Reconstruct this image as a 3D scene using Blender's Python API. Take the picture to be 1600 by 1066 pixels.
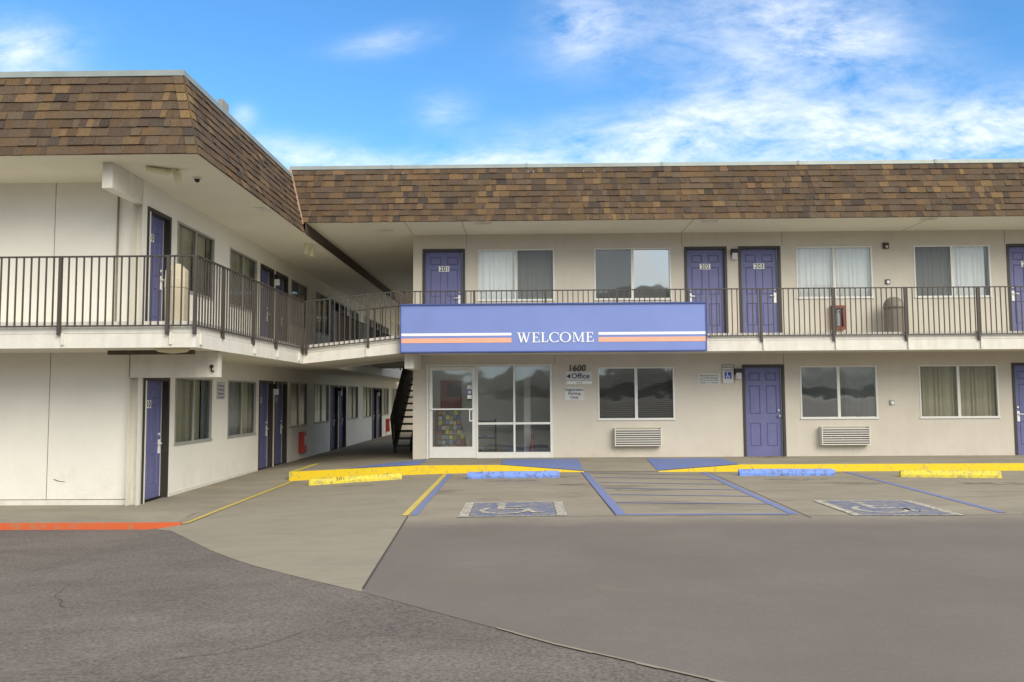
import bpy, bmesh, math, random
from mathutils import Vector, Matrix
random.seed(7)
R = math.radians
for o in list(bpy.data.objects): bpy.data.objects.remove(o)
scene = bpy.context.scene
col = scene.collection

# ------------------------------------------------------------------ camera
cam_data = bpy.data.cameras.new("camera")
cam = bpy.data.objects.new("camera", cam_data)
col.objects.link(cam)
cam_data.sensor_width = 36.0
cam_data.lens = 1280.0 / 1600.0 * 36.0
cam_data.clip_end = 5000
cam.location = (0, 0, 1.40)
cam.rotation_euler = (1.6395347, 0.0061854, 0.0155872)
scene.camera = cam

# ------------------------------------------------------------------ light
SUN_EL, SUN_AZ = 33.0, 34.0      # sun stands high, in front of the facade and to the right
world = bpy.data.worlds.new("World")
scene.world = world
world.use_nodes = True
wt = world.node_tree
for n in list(wt.nodes): wt.nodes.remove(n)

def build_world():
    N, Lk = wt.nodes, wt.links
    def val(x): return x
    def math_(op, a, b=None, c=None, clamp=False):
        n = N.new('ShaderNodeMath'); n.operation = op; n.use_clamp = clamp
        for i, v in enumerate((a, b, c)):
            if v is None: continue
            if isinstance(v, (int, float)): n.inputs[i].default_value = v
            else: Lk.new(v, n.inputs[i])
        return n.outputs[0]
    tc = N.new('ShaderNodeTexCoord')
    sep = N.new('ShaderNodeSeparateXYZ'); Lk.new(tc.outputs['Generated'], sep.inputs[0])
    X, Y, Z = sep.outputs
    ys = math_('MAXIMUM', Y, 0.08)
    u = math_('DIVIDE', X, ys)
    v = math_('DIVIDE', Z, ys)
    def blob(cu, cv, ru, rv, ang, amp):
        c, s = math.cos(ang), math.sin(ang)
        du = math_('SUBTRACT', u, cu); dv = math_('SUBTRACT', v, cv)
        a = math_('ADD', math_('MULTIPLY', du, c / ru), math_('MULTIPLY', dv, s / ru))
        b = math_('ADD', math_('MULTIPLY', du, -s / rv), math_('MULTIPLY', dv, c / rv))
        q = math_('ADD', math_('MULTIPLY', a, a), math_('MULTIPLY', b, b))
        return math_('MULTIPLY', math_('POWER', 2.71828, math_('MULTIPLY', q, -1.0)), amp)
    blobs = [(-.64, .445, .07, .035, 0, .95), (-.60, .395, .06, .02, 0, .5), (-.17, .447, .06, .016, .15, .5),
             (-.10, .357, .035, .022, 0, .45), (.075, .47, .045, .05, -.6, .8), (-.27, .300, .13, .022, -.15, 1.0),
             (-.05, .292, .10, .014, 0, .6), (.12, .310, .22, .038, .12, .75), (.26, .37, .24, .06, .6, .62), (.40, .33, .14, .08, .6, .45),
             (.46, .312, .20, .045, .1, .85), (.60, .325, .12, .045, .3, .8), (.22, .47, .16, .05, .2, .45), (.38, .45, .12, .04, -.3, .5), (-.35, .353, .016, .014, 0, .5)]
    tot = None
    for b in blobs:
        o = blob(*b)
        tot = o if tot is None else math_('ADD', tot, o)
    comb = N.new('ShaderNodeCombineXYZ'); Lk.new(u, comb.inputs[0]); Lk.new(v, comb.inputs[1])
    mp = N.new('ShaderNodeMapping'); mp.inputs['Rotation'].default_value = (0, 0, R(-24)); mp.inputs['Scale'].default_value = (4.5, 10.5, 1)
    Lk.new(comb.outputs[0], mp.inputs[0])
    n1 = N.new('ShaderNodeTexNoise'); n1.inputs['Scale'].default_value = 1.9; n1.inputs['Detail'].default_value = 13; n1.inputs['Roughness'].default_value = .68; n1.inputs['Distortion'].default_value = .25
    Lk.new(mp.outputs[0], n1.inputs['Vector'])
    d = math_('MULTIPLY', tot, math_('MULTIPLY_ADD', n1.outputs[0], 3.5, -1.12))
    d = math_('MULTIPLY', d, .62, clamp=True)
    # unseen bright overcast with gaps, added behind the viewer and overhead to whiten daylight
    n2 = N.new('ShaderNodeTexNoise'); n2.inputs['Scale'].default_value = 2.4; n2.inputs['Detail'].default_value = 8; n2.inputs['Roughness'].default_value = .55
    Lk.new(tc.outputs['Generated'], n2.inputs['Vector'])
    back = math_('MULTIPLY_ADD', n2.outputs[0], 2.6, -.50, clamp=True)
    # how far the direction is from the blue opening ahead of the motel
    w1 = math_('MULTIPLY_ADD', Y, -6.0, 3.2, clamp=True)
    w2 = math_('MULTIPLY_ADD', Z, 5.0, -3.1, clamp=True)
    w = math_('MAXIMUM', w1, w2)
    dens = math_('ADD', math_('MULTIPLY', d, math_('SUBTRACT', 1.0, w)), math_('MULTIPLY', back, w))
    sky = N.new('ShaderNodeTexSky'); sky.sky_type = 'NISHITA'; sky.sun_disc = False
    sky.sun_elevation = R(SUN_EL); sky.sun_rotation = R(180 - SUN_AZ); sky.air_density = 1.0; sky.dust_density = .6; sky.ozone_density = 2.0
    hs = N.new('ShaderNodeHueSaturation'); hs.inputs['Saturation'].default_value = 1.15; hs.inputs['Value'].default_value = 1.5
    Lk.new(sky.outputs[0], hs.inputs['Color'])
    tint = N.new('ShaderNodeMix'); tint.data_type = 'RGBA'; tint.blend_type = 'MULTIPLY'; tint.inputs[0].default_value = 1
    Lk.new(hs.outputs[0], tint.inputs[6]); tint.inputs[7].default_value = (.80, 1.17, 1.36, 1)
    cl = N.new('ShaderNodeRGB'); cl.outputs[0].default_value = (11.0, 11.2, 11.4, 1)
    mix = N.new('ShaderNodeMix'); mix.data_type = 'RGBA'
    Lk.new(dens, mix.inputs[0]); Lk.new(tint.outputs[2], mix.inputs[6]); Lk.new(cl.outputs[0], mix.inputs[7])
    bg = N.new('ShaderNodeBackground'); bg.inputs['Strength'].default_value = .085
    Lk.new(mix.outputs[2], bg.inputs['Color'])
    out = N.new('ShaderNodeOutputWorld'); Lk.new(bg.outputs[0], out.inputs[0])
build_world()

sun_data = bpy.data.lights.new("sun", 'SUN')
sun_data.energy = 2.2
sun_data.angle = R(38)
sun_data.color = (1.0, .91, .76)
sun = bpy.data.objects.new("sun", sun_data); col.objects.link(sun)
sd = Vector((math.sin(R(SUN_AZ)) * math.cos(R(SUN_EL)), -math.cos(R(SUN_AZ)) * math.cos(R(SUN_EL)), math.sin(R(SUN_EL))))
sun.rotation_euler = (-sd).to_track_quat('-Z', 'Y').to_euler()
sun.location = (10, -10, 20)

scene.view_settings.view_transform = 'Standard'
scene.view_settings.look = 'None'
scene.view_settings.gamma = 1
scene.view_settings.exposure = 0.46
try:
    scene.cycles.max_bounces = 8
    scene.cycles.diffuse_bounces = 6
    scene.cycles.transparent_max_bounces = 12
except Exception: pass

# ------------------------------------------------------------------ materials
def new_mat(name):
    m = bpy.data.materials.new(name); m.use_nodes = True
    t = m.node_tree
    return m, t, t.nodes['Principled BSDF']
def mat(name, c, rough=.6, metal=0, noise=0.0, nscale=6, bump=0.0, bscale=60, c2=None, spec=.5, streak=0.0, grime=0.0):
    """paint, metal or stone with mottling (noise), relief (bump) and vertical weather streaks (streak)"""
    m, t, b = new_mat(name)
    b.inputs['Base Color'].default_value = (*c, 1); b.inputs['Roughness'].default_value = rough
    b.inputs['Metallic'].default_value = metal; b.inputs['Specular IOR Level'].default_value = spec
    geo = t.nodes.new('ShaderNodeNewGeometry')
    P = geo.outputs['Position']
    if noise or c2:
        n = t.nodes.new('ShaderNodeTexNoise'); n.inputs['Scale'].default_value = nscale; n.inputs['Detail'].default_value = 7; n.inputs['Roughness'].default_value = .6
        t.links.new(P, n.inputs['Vector'])
        mr = t.nodes.new('ShaderNodeMapRange'); mr.inputs[1].default_value = .3; mr.inputs[2].default_value = .7
        t.links.new(n.outputs[0], mr.inputs[0])
        mx = t.nodes.new('ShaderNodeMix'); mx.data_type = 'RGBA'
        t.links.new(mr.outputs[0], mx.inputs[0])
        k = 1 - noise
        mx.inputs[6].default_value = (*(c2 if c2 else [v * k for v in c]), 1)
        mx.inputs[7].default_value = (*c, 1)
        last = mx.outputs[2]
        if streak:
            mp = t.nodes.new('ShaderNodeMapping'); mp.inputs['Scale'].default_value = (5, 5, .35)
            t.links.new(P, mp.inputs[0])
            n3 = t.nodes.new('ShaderNodeTexNoise'); n3.inputs['Scale'].default_value = 1.6; n3.inputs['Detail'].default_value = 6
            t.links.new(mp.outputs[0], n3.inputs['Vector'])
            m3 = t.nodes.new('ShaderNodeMapRange'); m3.inputs[1].default_value = .42; m3.inputs[2].default_value = .72; m3.inputs[4].default_value = streak
            t.links.new(n3.outputs[0], m3.inputs[0])
            mx3 = t.nodes.new('ShaderNodeMix'); mx3.data_type = 'RGBA'
            t.links.new(m3.outputs[0], mx3.inputs[0]); t.links.new(last, mx3.inputs[6])
            mx3.inputs[7].default_value = (c[0] * .62, c[1] * .60, c[2] * .54, 1)
            last = mx3.outputs[2]
        if grime:
            sp = t.nodes.new('ShaderNodeSeparateXYZ'); t.links.new(P, sp.inputs[0])
            n4 = t.nodes.new('ShaderNodeTexNoise'); n4.inputs['Scale'].default_value = 3.2; n4.inputs['Detail'].default_value = 9; n4.inputs['Roughness'].default_value = .7
            t.links.new(P, n4.inputs['Vector'])
            zz = t.nodes.new('ShaderNodeMapRange'); zz.inputs[1].default_value = .55; zz.inputs[2].default_value = -.3; zz.inputs[3].default_value = -.06; zz.inputs[4].default_value = .16
            t.links.new(sp.outputs[2], zz.inputs[0])
            ad = t.nodes.new('ShaderNodeMath'); ad.operation = 'ADD'; t.links.new(n4.outputs[0], ad.inputs[0]); t.links.new(zz.outputs[0], ad.inputs[1])
            m4 = t.nodes.new('ShaderNodeMapRange'); m4.inputs[1].default_value = .56; m4.inputs[2].default_value = .74; m4.inputs[4].default_value = grime
            t.links.new(ad.outputs[0], m4.inputs[0])
            mx4 = t.nodes.new('ShaderNodeMix'); mx4.data_type = 'RGBA'
            t.links.new(m4.outputs[0], mx4.inputs[0]); t.links.new(last, mx4.inputs[6]); mx4.inputs[7].default_value = (c[0] * .60, c[1] * .54, c[2] * .44, 1)
            last = mx4.outputs[2]
        t.links.new(last, b.inputs['Base Color'])
    if bump:
        n2 = t.nodes.new('ShaderNodeTexNoise'); n2.inputs['Scale'].default_value = bscale; n2.inputs['Detail'].default_value = 4
        t.links.new(P, n2.inputs['Vector'])
        bp = t.nodes.new('ShaderNodeBump'); bp.inputs['Strength'].default_value = bump; bp.inputs['Distance'].default_value = .01
        t.links.new(n2.outputs[0], bp.inputs['Height']); t.links.new(bp.outputs[0], b.inputs['Normal'])
    return m
def worn_paint(name, c, under, amount=.5, scale=9, rough=.75):
    """paint rubbed through to the concrete"""
    m, t, b = new_mat(name)
    geo = t.nodes.new('ShaderNodeNewGeometry')
    n = t.nodes.new('ShaderNodeTexNoise'); n.inputs['Scale'].default_value = scale; n.inputs['Detail'].default_value = 9; n.inputs['Roughness'].default_value = .72
    t.links.new(geo.outputs['Position'], n.inputs['Vector'])
    mr = t.nodes.new('ShaderNodeMapRange'); mr.inputs[1].default_value = .62 - amount * .3; mr.inputs[2].default_value = .74 - amount * .25
    t.links.new(n.outputs[0], mr.inputs[0])
    mx = t.nodes.new('ShaderNodeMix'); mx.data_type = 'RGBA'
    mx.inputs[6].default_value = (*c, 1); mx.inputs[7].default_value = (*under, 1)
    t.links.new(mr.outputs[0], mx.inputs[0]); t.links.new(mx.outputs[2], b.inputs['Base Color'])
    b.inputs['Roughness'].default_value = rough
    bp = t.nodes.new('ShaderNodeBump'); bp.inputs['Strength'].default_value = .2; bp.inputs['Distance'].default_value = .005
    t.links.new(n.outputs[0], bp.inputs['Height']); t.links.new(bp.outputs[0], b.inputs['Normal'])
    return m
def glass_mat(name, tint, refl, wob=.35, wscale=1.1):
    m, t, b = new_mat(name)
    t.nodes.remove(b)
    out = t.nodes['Material Output']
    tr = t.nodes.new('ShaderNodeBsdfTransparent'); tr.inputs[0].default_value = (*tint, 1)
    gl = t.nodes.new('ShaderNodeBsdfGlossy'); gl.inputs['Roughness'].default_value = 0.045; gl.inputs[0].default_value = (.9, .95, .95, 1)
    geo = t.nodes.new('ShaderNodeNewGeometry')
    n = t.nodes.new('ShaderNodeTexNoise'); n.inputs['Scale'].default_value = wscale; n.inputs['Detail'].default_value = 1.5
    t.links.new(geo.outputs['Position'], n.inputs['Vector'])
    bp = t.nodes.new('ShaderNodeBump'); bp.inputs['Strength'].default_value = wob; bp.inputs['Distance'].default_value = .12
    t.links.new(n.outputs[0], bp.inputs['Height']); t.links.new(bp.outputs[0], gl.inputs['Normal'])
    fr = t.nodes.new('ShaderNodeFresnel'); fr.inputs[0].default_value = 1.5
    ma = t.nodes.new('ShaderNodeMath'); ma.operation = 'MULTIPLY_ADD'; ma.inputs[1].default_value = 1.0; ma.inputs[2].default_value = refl; ma.use_clamp = True
    t.links.new(fr.outputs[0], ma.inputs[0])
    mx = t.nodes.new('ShaderNodeMixShader')
    t.links.new(ma.outputs[0], mx.inputs[0]); t.links.new(tr.outputs[0], mx.inputs[1]); t.links.new(gl.outputs[0], mx.inputs[2])
    t.links.new(mx.outputs[0], out.inputs[0])
    return m
def screen_mat(name, c, cover):
    m, t, b = new_mat(name)
    out = t.nodes['Material Output']; b.inputs['Base Color'].default_value = (*c, 1); b.inputs['Roughness'].default_value = .9
    tr = t.nodes.new('ShaderNodeBsdfTransparent')
    mx = t.nodes.new('ShaderNodeMixShader'); mx.inputs[0].default_value = cover
    t.links.new(tr.outputs[0], mx.inputs[1]); t.links.new(b.outputs[0], mx.inputs[2]); t.links.new(mx.outputs[0], out.inputs[0])
    return m
def shingle_mat():
    m, t, b = new_mat('asphalt_shingle')
    at = t.nodes.new('ShaderNodeVertexColor'); at.layer_name = 'tab'
    geo = t.nodes.new('ShaderNodeNewGeometry')
    n = t.nodes.new('ShaderNodeTexNoise'); n.inputs['Scale'].default_value = 45; n.inputs['Detail'].default_value = 8; n.inputs['Roughness'].default_value = .75
    t.links.new(geo.outputs['Position'], n.inputs['Vector'])
    mr = t.nodes.new('ShaderNodeMapRange'); mr.inputs[1].default_value = .25; mr.inputs[2].default_value = .75; mr.inputs[3].default_value = .45; mr.inputs[4].default_value = 1.55
    t.links.new(n.outputs[0], mr.inputs[0])
    mx = t.nodes.new('ShaderNodeMix'); mx.data_type = 'RGBA'; mx.blend_type = 'MULTIPLY'; mx.inputs[0].default_value = 1
    t.links.new(at.outputs[0], mx.inputs[6]); t.links.new(mr.outputs[0], mx.inputs[7])
    t.links.new(mx.outputs[2], b.inputs['Base Color']); b.inputs['Roughness'].default_value = .95; b.inputs['Specular IOR Level'].default_value = .2
    bp = t.nodes.new('ShaderNodeBump'); bp.inputs['Strength'].default_value = .5; bp.inputs['Distance'].default_value = .004
    t.links.new(n.outputs[0], bp.inputs['Height']); t.links.new(bp.outputs[0], b.inputs['Normal'])
    return m
def pavement(name, c, c2, stain, grain, gscale, split=None):
    """c/c2 mottling, dark stains, fine grain; split=(y, c3) a second, darker pour nearer than y"""
    m, t, b = new_mat(name)
    N, Lk = t.nodes, t.links
    geo = N.new('ShaderNodeNewGeometry'); P = geo.outputs['Position']
    def noise(sc, det, rough=.6, vec=None, dist=0):
        n = N.new('ShaderNodeTexNoise'); n.inputs['Scale'].default_value = sc; n.inputs['Detail'].default_value = det; n.inputs['Roughness'].default_value = rough; n.inputs['Distortion'].default_value = dist
        Lk.new(vec or P, n.inputs['Vector']); return n.outputs[0]
    def rng(o, a, b_, lo=0, hi=1):
        r = N.new('ShaderNodeMapRange'); r.inputs[1].default_value = a; r.inputs[2].default_value = b_; r.inputs[3].default_value = lo; r.inputs[4].default_value = hi
        Lk.new(o, r.inputs[0]); return r.outputs[0]
    def mixc(f, a, b_, mode='MIX'):
        x = N.new('ShaderNodeMix'); x.data_type = 'RGBA'; x.blend_type = mode
        if isinstance(f, float): x.inputs[0].default_value = f
        else: Lk.new(f, x.inputs[0])
        for s, v in ((6, a), (7, b_)):
            if isinstance(v, tuple): x.inputs[s].default_value = (*v, 1)
            else: Lk.new(v, x.inputs[s])
        return x.outputs[2]
    mp = N.new('ShaderNodeMapping'); mp.inputs['Scale'].default_value = (.55, 1.3, 1); Lk.new(P, mp.inputs[0])
    base = mixc(rng(noise(.9, 8, .6, mp.outputs[0]), .32, .68), c, c2)
    if split:
        sep = N.new('ShaderNodeSeparateXYZ'); Lk.new(P, sep.inputs[0])
        ad = N.new('ShaderNodeMath'); ad.operation = 'MULTIPLY_ADD'; ad.inputs[1].default_value = .9
        Lk.new(noise(1.4, 5), ad.inputs[0]); Lk.new(sep.outputs[1], ad.inputs[2])
        dark = mixc(rng(noise(.7, 7), .3, .7), split[1], tuple(v * .84 for v in split[1]))
        fac = rng(ad.outputs[0], split[0], split[0] + .9)
        base = mixc(fac, dark, base)
        st = noise(.75, 7, .62, mp.outputs[0], .4)
        sf = N.new('ShaderNodeMath'); sf.operation = 'MULTIPLY'; Lk.new(rng(st, .54, .72, 0, .8), sf.inputs[0]); Lk.new(fac, sf.inputs[1])
        base = mixc(sf.outputs[0], base, stain)
    else:
        base = mixc(rng(noise(.6, 7, .65), .58, .78, 0, .55), base, stain)
    base = mixc(rng(noise(2.3, 7, .7, mp.outputs[0], .8), .46, .74, 0, .42), base, tuple(v * .62 for v in c2))
    base = mixc(rng(noise(1.7, 8, .72, None, .3), .60, .74, 0, .12), base, tuple(min(1, v * 1.2) for v in c))
    gr = rng(noise(gscale, 3, .8), .25, .75, 1 - grain, 1 + grain)
    if grain > .5:
        base = mixc(rng(noise(95, 2, .5), .61, .69, 0, .38), base, (.30, .27, .24))
        base = mixc(rng(noise(60, 2, .5), .62, .70, 0, .6), base, (.05, .046, .042))
    cmb = N.new('ShaderNodeCombineColor')
    for i in range(3): Lk.new(gr, cmb.inputs[i])
    base = mixc(1.0, base, cmb.outputs[0], 'MULTIPLY')
    Lk.new(base, b.inputs['Base Color']); b.inputs['Roughness'].default_value = .93; b.inputs['Specular IOR Level'].default_value = .25
    bp = N.new('ShaderNodeBump'); bp.inputs['Strength'].default_value = min(1, grain * 2.2); bp.inputs['Distance'].default_value = .008
    Lk.new(noise(gscale * .8, 5, .7), bp.inputs['Height']); Lk.new(bp.outputs[0], b.inputs['Normal'])
    return m

M = dict(
    wall=mat('beige_stucco', (.60, .555, .475), .9, noise=.09, nscale=1.2, bump=.35, bscale=55, streak=.09, grime=.22, spec=.2),
    wall_white=mat('off_white_stucco', (.80, .775, .70), .88, noise=.09, nscale=1.0, bump=.4, bscale=45, streak=.04, grime=.16, spec=.2),
    trim=mat('white_trim_paint', (.72, .69, .62), .7, noise=.10, nscale=7, bump=.25, bscale=30, streak=.3),
    soffit=mat('soffit_paint', (.76, .725, .61), .9, noise=.06, nscale=.8, bump=.15, bscale=40),
    concrete_slab=mat('slab_concrete', (.42, .39, .33), .9, noise=.2, nscale=4, bump=.3),
    door=mat('violet_blue_door_paint', (.138, .145, .315), .45, noise=.16, nscale=4, streak=.12),
    door_frame=mat('dark_brown_frame_paint', (.042, .036, .028), .5, noise=.2, nscale=12),
    strip=mat('weather_strip', (.55, .55, .52), .5),
    rail=mat('brown_grey_railing_paint', (.062, .052, .042), .5, noise=.15, nscale=14),
    alu=mat('white_aluminium', (.70, .70, .66), .4, noise=.08, nscale=9),
    alu_grey=mat('dull_aluminium', (.36, .36, .33), .45, noise=.1, nscale=9),
    steel=mat('brushed_steel', (.62, .62, .60), .3, metal=.85),
    black_steel=mat('black_stair_steel', (.018, .016, .014), .55, noise=.2, nscale=12),
    tread=mat('stair_tread_concrete', (.11, .10, .085), .85, noise=.2),
    coping=mat('grey_green_flashing', (.30, .34, .32), .5, metal=.2, noise=.2, nscale=3),
    fascia_dark=mat('dark_brown_fascia', (.07, .052, .035), .8, noise=.2),
    valley=mat('copper_valley_flashing', (.42, .27, .18), .55, noise=.2, nscale=8),
    roof_flat=mat('flat_roof_membrane', (.30, .29, .27), .9, noise=.15, nscale=1),
    sign_blue=mat('periwinkle_sign_face', (.195, .262, .585), .38, noise=.10, nscale=1.2),
    sign_edge=mat('dark_blue_sign_edge', (.05, .08, .27), .45),
    white=mat('white_paint', (.84, .84, .83), .45),
    sign_white=mat('sign_board_white', (.62, .63, .60), .5, noise=.05),
    orange=mat('salmon_orange_paint', (.86, .42, .28), .5, noise=.12, nscale=5),
    black=mat('black_lettering', (.01, .01, .011), .5),
    navy=mat('navy_lettering', (.018, .022, .09), .5),
    ada_blue=mat('accessible_sign_blue', (.03, .06, .42), .4),
    plate=mat('door_number_plate', (.86, .86, .83), .5),
    lamp=mat('cream_lamp_housing', (.68, .63, .42), .5, noise=.08),
    dark_plastic=mat('dark_plastic', (.02, .018, .02), .4),
    lamp_glass=mat('frosted_lamp_lens', (.60, .58, .58), .3),
    bin_beige=mat('beige_trash_can_plastic', (.50, .43, .30), .55, noise=.08, nscale=6),
    bin_brown=mat('brown_trash_can_plastic', (.20, .172, .135), .55, noise=.1, nscale=6),
    ac=mat('air_conditioner_grille', (.66, .64, .58), .45, noise=.06),
    red=mat('red_cabinet', (.42, .045, .03), .4, noise=.1),
    red_dark=mat('dark_red_cabinet', (.22, .05, .03), .4),
    yellow=worn_paint('yellow_kerb_paint', (.76, .54, .010), (.46, .36, .10), .30, 11),
    yellow_dirty=worn_paint('dirty_yellow_paint', (.68, .56, .05), (.36, .31, .12), .45, 12),
    yellow_line=worn_paint('yellow_line_paint', (.60, .45, .07), (.34, .30, .20), .45, 12),
    blue_stop=worn_paint('bright_blue_paint', (.17, .29, .72), (.12, .13, .22), .45, 10),
    blue_ramp=worn_paint('blue_ramp_paint', (.13, .19, .44), (.19, .19, .22), .45, 6),
    blue_line=worn_paint('blue_line_paint', (.15, .185, .36), (.27, .24, .19), .22, 14),
    white_worn=worn_paint('worn_white_paint', (.66, .63, .53), (.25, .225, .18), .82, 26),
    navy_worn=worn_paint('faded_blue_symbol_paint', (.115, .135, .235), (.23, .21, .185), .62, 10),
    red_kerb=worn_paint('red_orange_kerb_paint', (.55, .10, .026), (.34, .17, .09), .34, 9),
    curtain_beige=mat('beige_curtain', (.50, .47, .34), .95, noise=.08, nscale=3),
    curtain_white=mat('white_curtain_lining', (.90, .90, .87), .95, noise=.05, nscale=3),
    curtain_grey=mat('grey_curtain', (.28, .30, .30), .95, noise=.08),
    blind=mat('grey_blind', (.34, .32, .26), .7),
    room=mat('room_paint', (.30, .29, .26), .9),
    office_wall=mat('office_wall_paint', (.62, .62, .58), .9),
    office_floor=mat('office_floor_tile', (.38, .38, .36), .5, noise=.1, nscale=3),
    wood_pole=mat('weathered_pole_wood', (.10, .07, .05), .9, noise=.3),
    wood=mat('oak_wood', (.16, .095, .03), .6, noise=.2, nscale=8),
    glass=glass_mat('window_glass', (.96, .97, .965), .05, .05, 1.0),
    glass_dark=glass_mat('tinted_window_glass', (.72, .74, .73), .13, .06, 1.6),
    glass_mirror=glass_mat('reflective_window_glass', (.62, .64, .63), .40, .08, 1.4),
    glass_office=glass_mat('office_glass', (.90, .92, .91), .11, .06, 1.5),
    glass_side=glass_mat('side_window_glass', (.95, .96, .94), .0, .015, .6),
    screen=screen_mat('insect_screen', (.10, .105, .11), .55),
    shingle=shingle_mat(),
    asphalt=pavement('asphalt', (.172, .148, .130), (.124, .107, .095), (.098, .090, .080), .52, 34),
    lot=pavement('concrete_lot', (.305, .266, .203), (.240, .210, .163), (.120, .106, .086), .14, 60, split=(10.4, (.172, .148, .130))),
    bay=pavement('light_concrete_bay', (.285, .252, .190), (.255, .227, .174), (.235, .208, .160), .10, 60),
    walk=pavement('walkway_concrete', (.32, .285, .22), (.25, .225, .175), (.15, .132, .10), .14, 50),
    rusty=mat('rusty_conduit_paint', (.26, .22, .16), .8, noise=.3, nscale=9),
    oil=worn_paint('oil_stained_concrete', (.15, .132, .105), (.27, .237, .183), .62, 3.5, .9),
    joint_soft=mat('dark_panel_joint', (.14, .125, .10), .95),  # dark grey-brown of the panel joints on walls and soffits
    joint=mat('dark_joint', (.05, .047, .042), .95),
    hill=mat('dry_hillside', (.20, .175, .14), 1, noise=.5, nscale=.03, c2=(.10, .10, .08)),
    scrub=mat('dark_scrub', (.10, .09, .065), 1, noise=.6, nscale=.3),
    pale_road=mat('pale_road', (.42, .40, .36), .9),
    dirt=mat('dry_verge', (.30, .25, .17), 1, noise=.3, nscale=.3),
)
def emit(name, c, s):
    m, t, b = new_mat(name); b.inputs['Emission Color'].default_value = (*c, 1); b.inputs['Emission Strength'].default_value = s; b.inputs['Base Color'].default_value = (*c, 1)
    return m
M['panel_light'] = emit('lit_diffuser', (1, .97, .9), 2.2)

# ------------------------------------------------------------------ object helpers
ORG = {}                 # world origin of every object made here
def tag(o, label=None, cat=None, group=None, kind=None):
    if label: o['label'] = label
    if cat: o['category'] = cat
    if group: o['group'] = group
    if kind: o['kind'] = kind
    return o
def thing(name, loc, label, cat, group=None):
    e = bpy.data.objects.new(name, None); e.empty_display_size = .2
    col.objects.link(e); e.location = loc; ORG[e.name] = Vector(loc)
    return tag(e, label, cat, group)
class Fr:
    """wall frame: u along the wall, d out of the wall, z up"""
    def __init__(s, O, U, N): s.O, s.U, s.N = Vector(O), Vector(U), Vector(N)
    def p(s, u, d, z): return s.O + s.U * u + s.N * d + Vector((0, 0, z))
W = Fr((0, 0, 0), (1, 0, 0), (0, -1, 0))                 # d = -y : generic
RW = Fr((0, 19.2, 0), (1, 0, 0), (0, -1, 0))             # right wing front wall
LW = Fr((-6.26, 0, 0), (0, 1, 0), (1, 0, 0))             # left wing, wall facing the passage (u = y)
LF = Fr((0, 13.35, 0), (1, 0, 0), (0, -1, 0))            # left wing front wall
FW = Fr((0, 41.0, 0), (1, 0, 0), (0, -1, 0))             # far wing front wall
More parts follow.
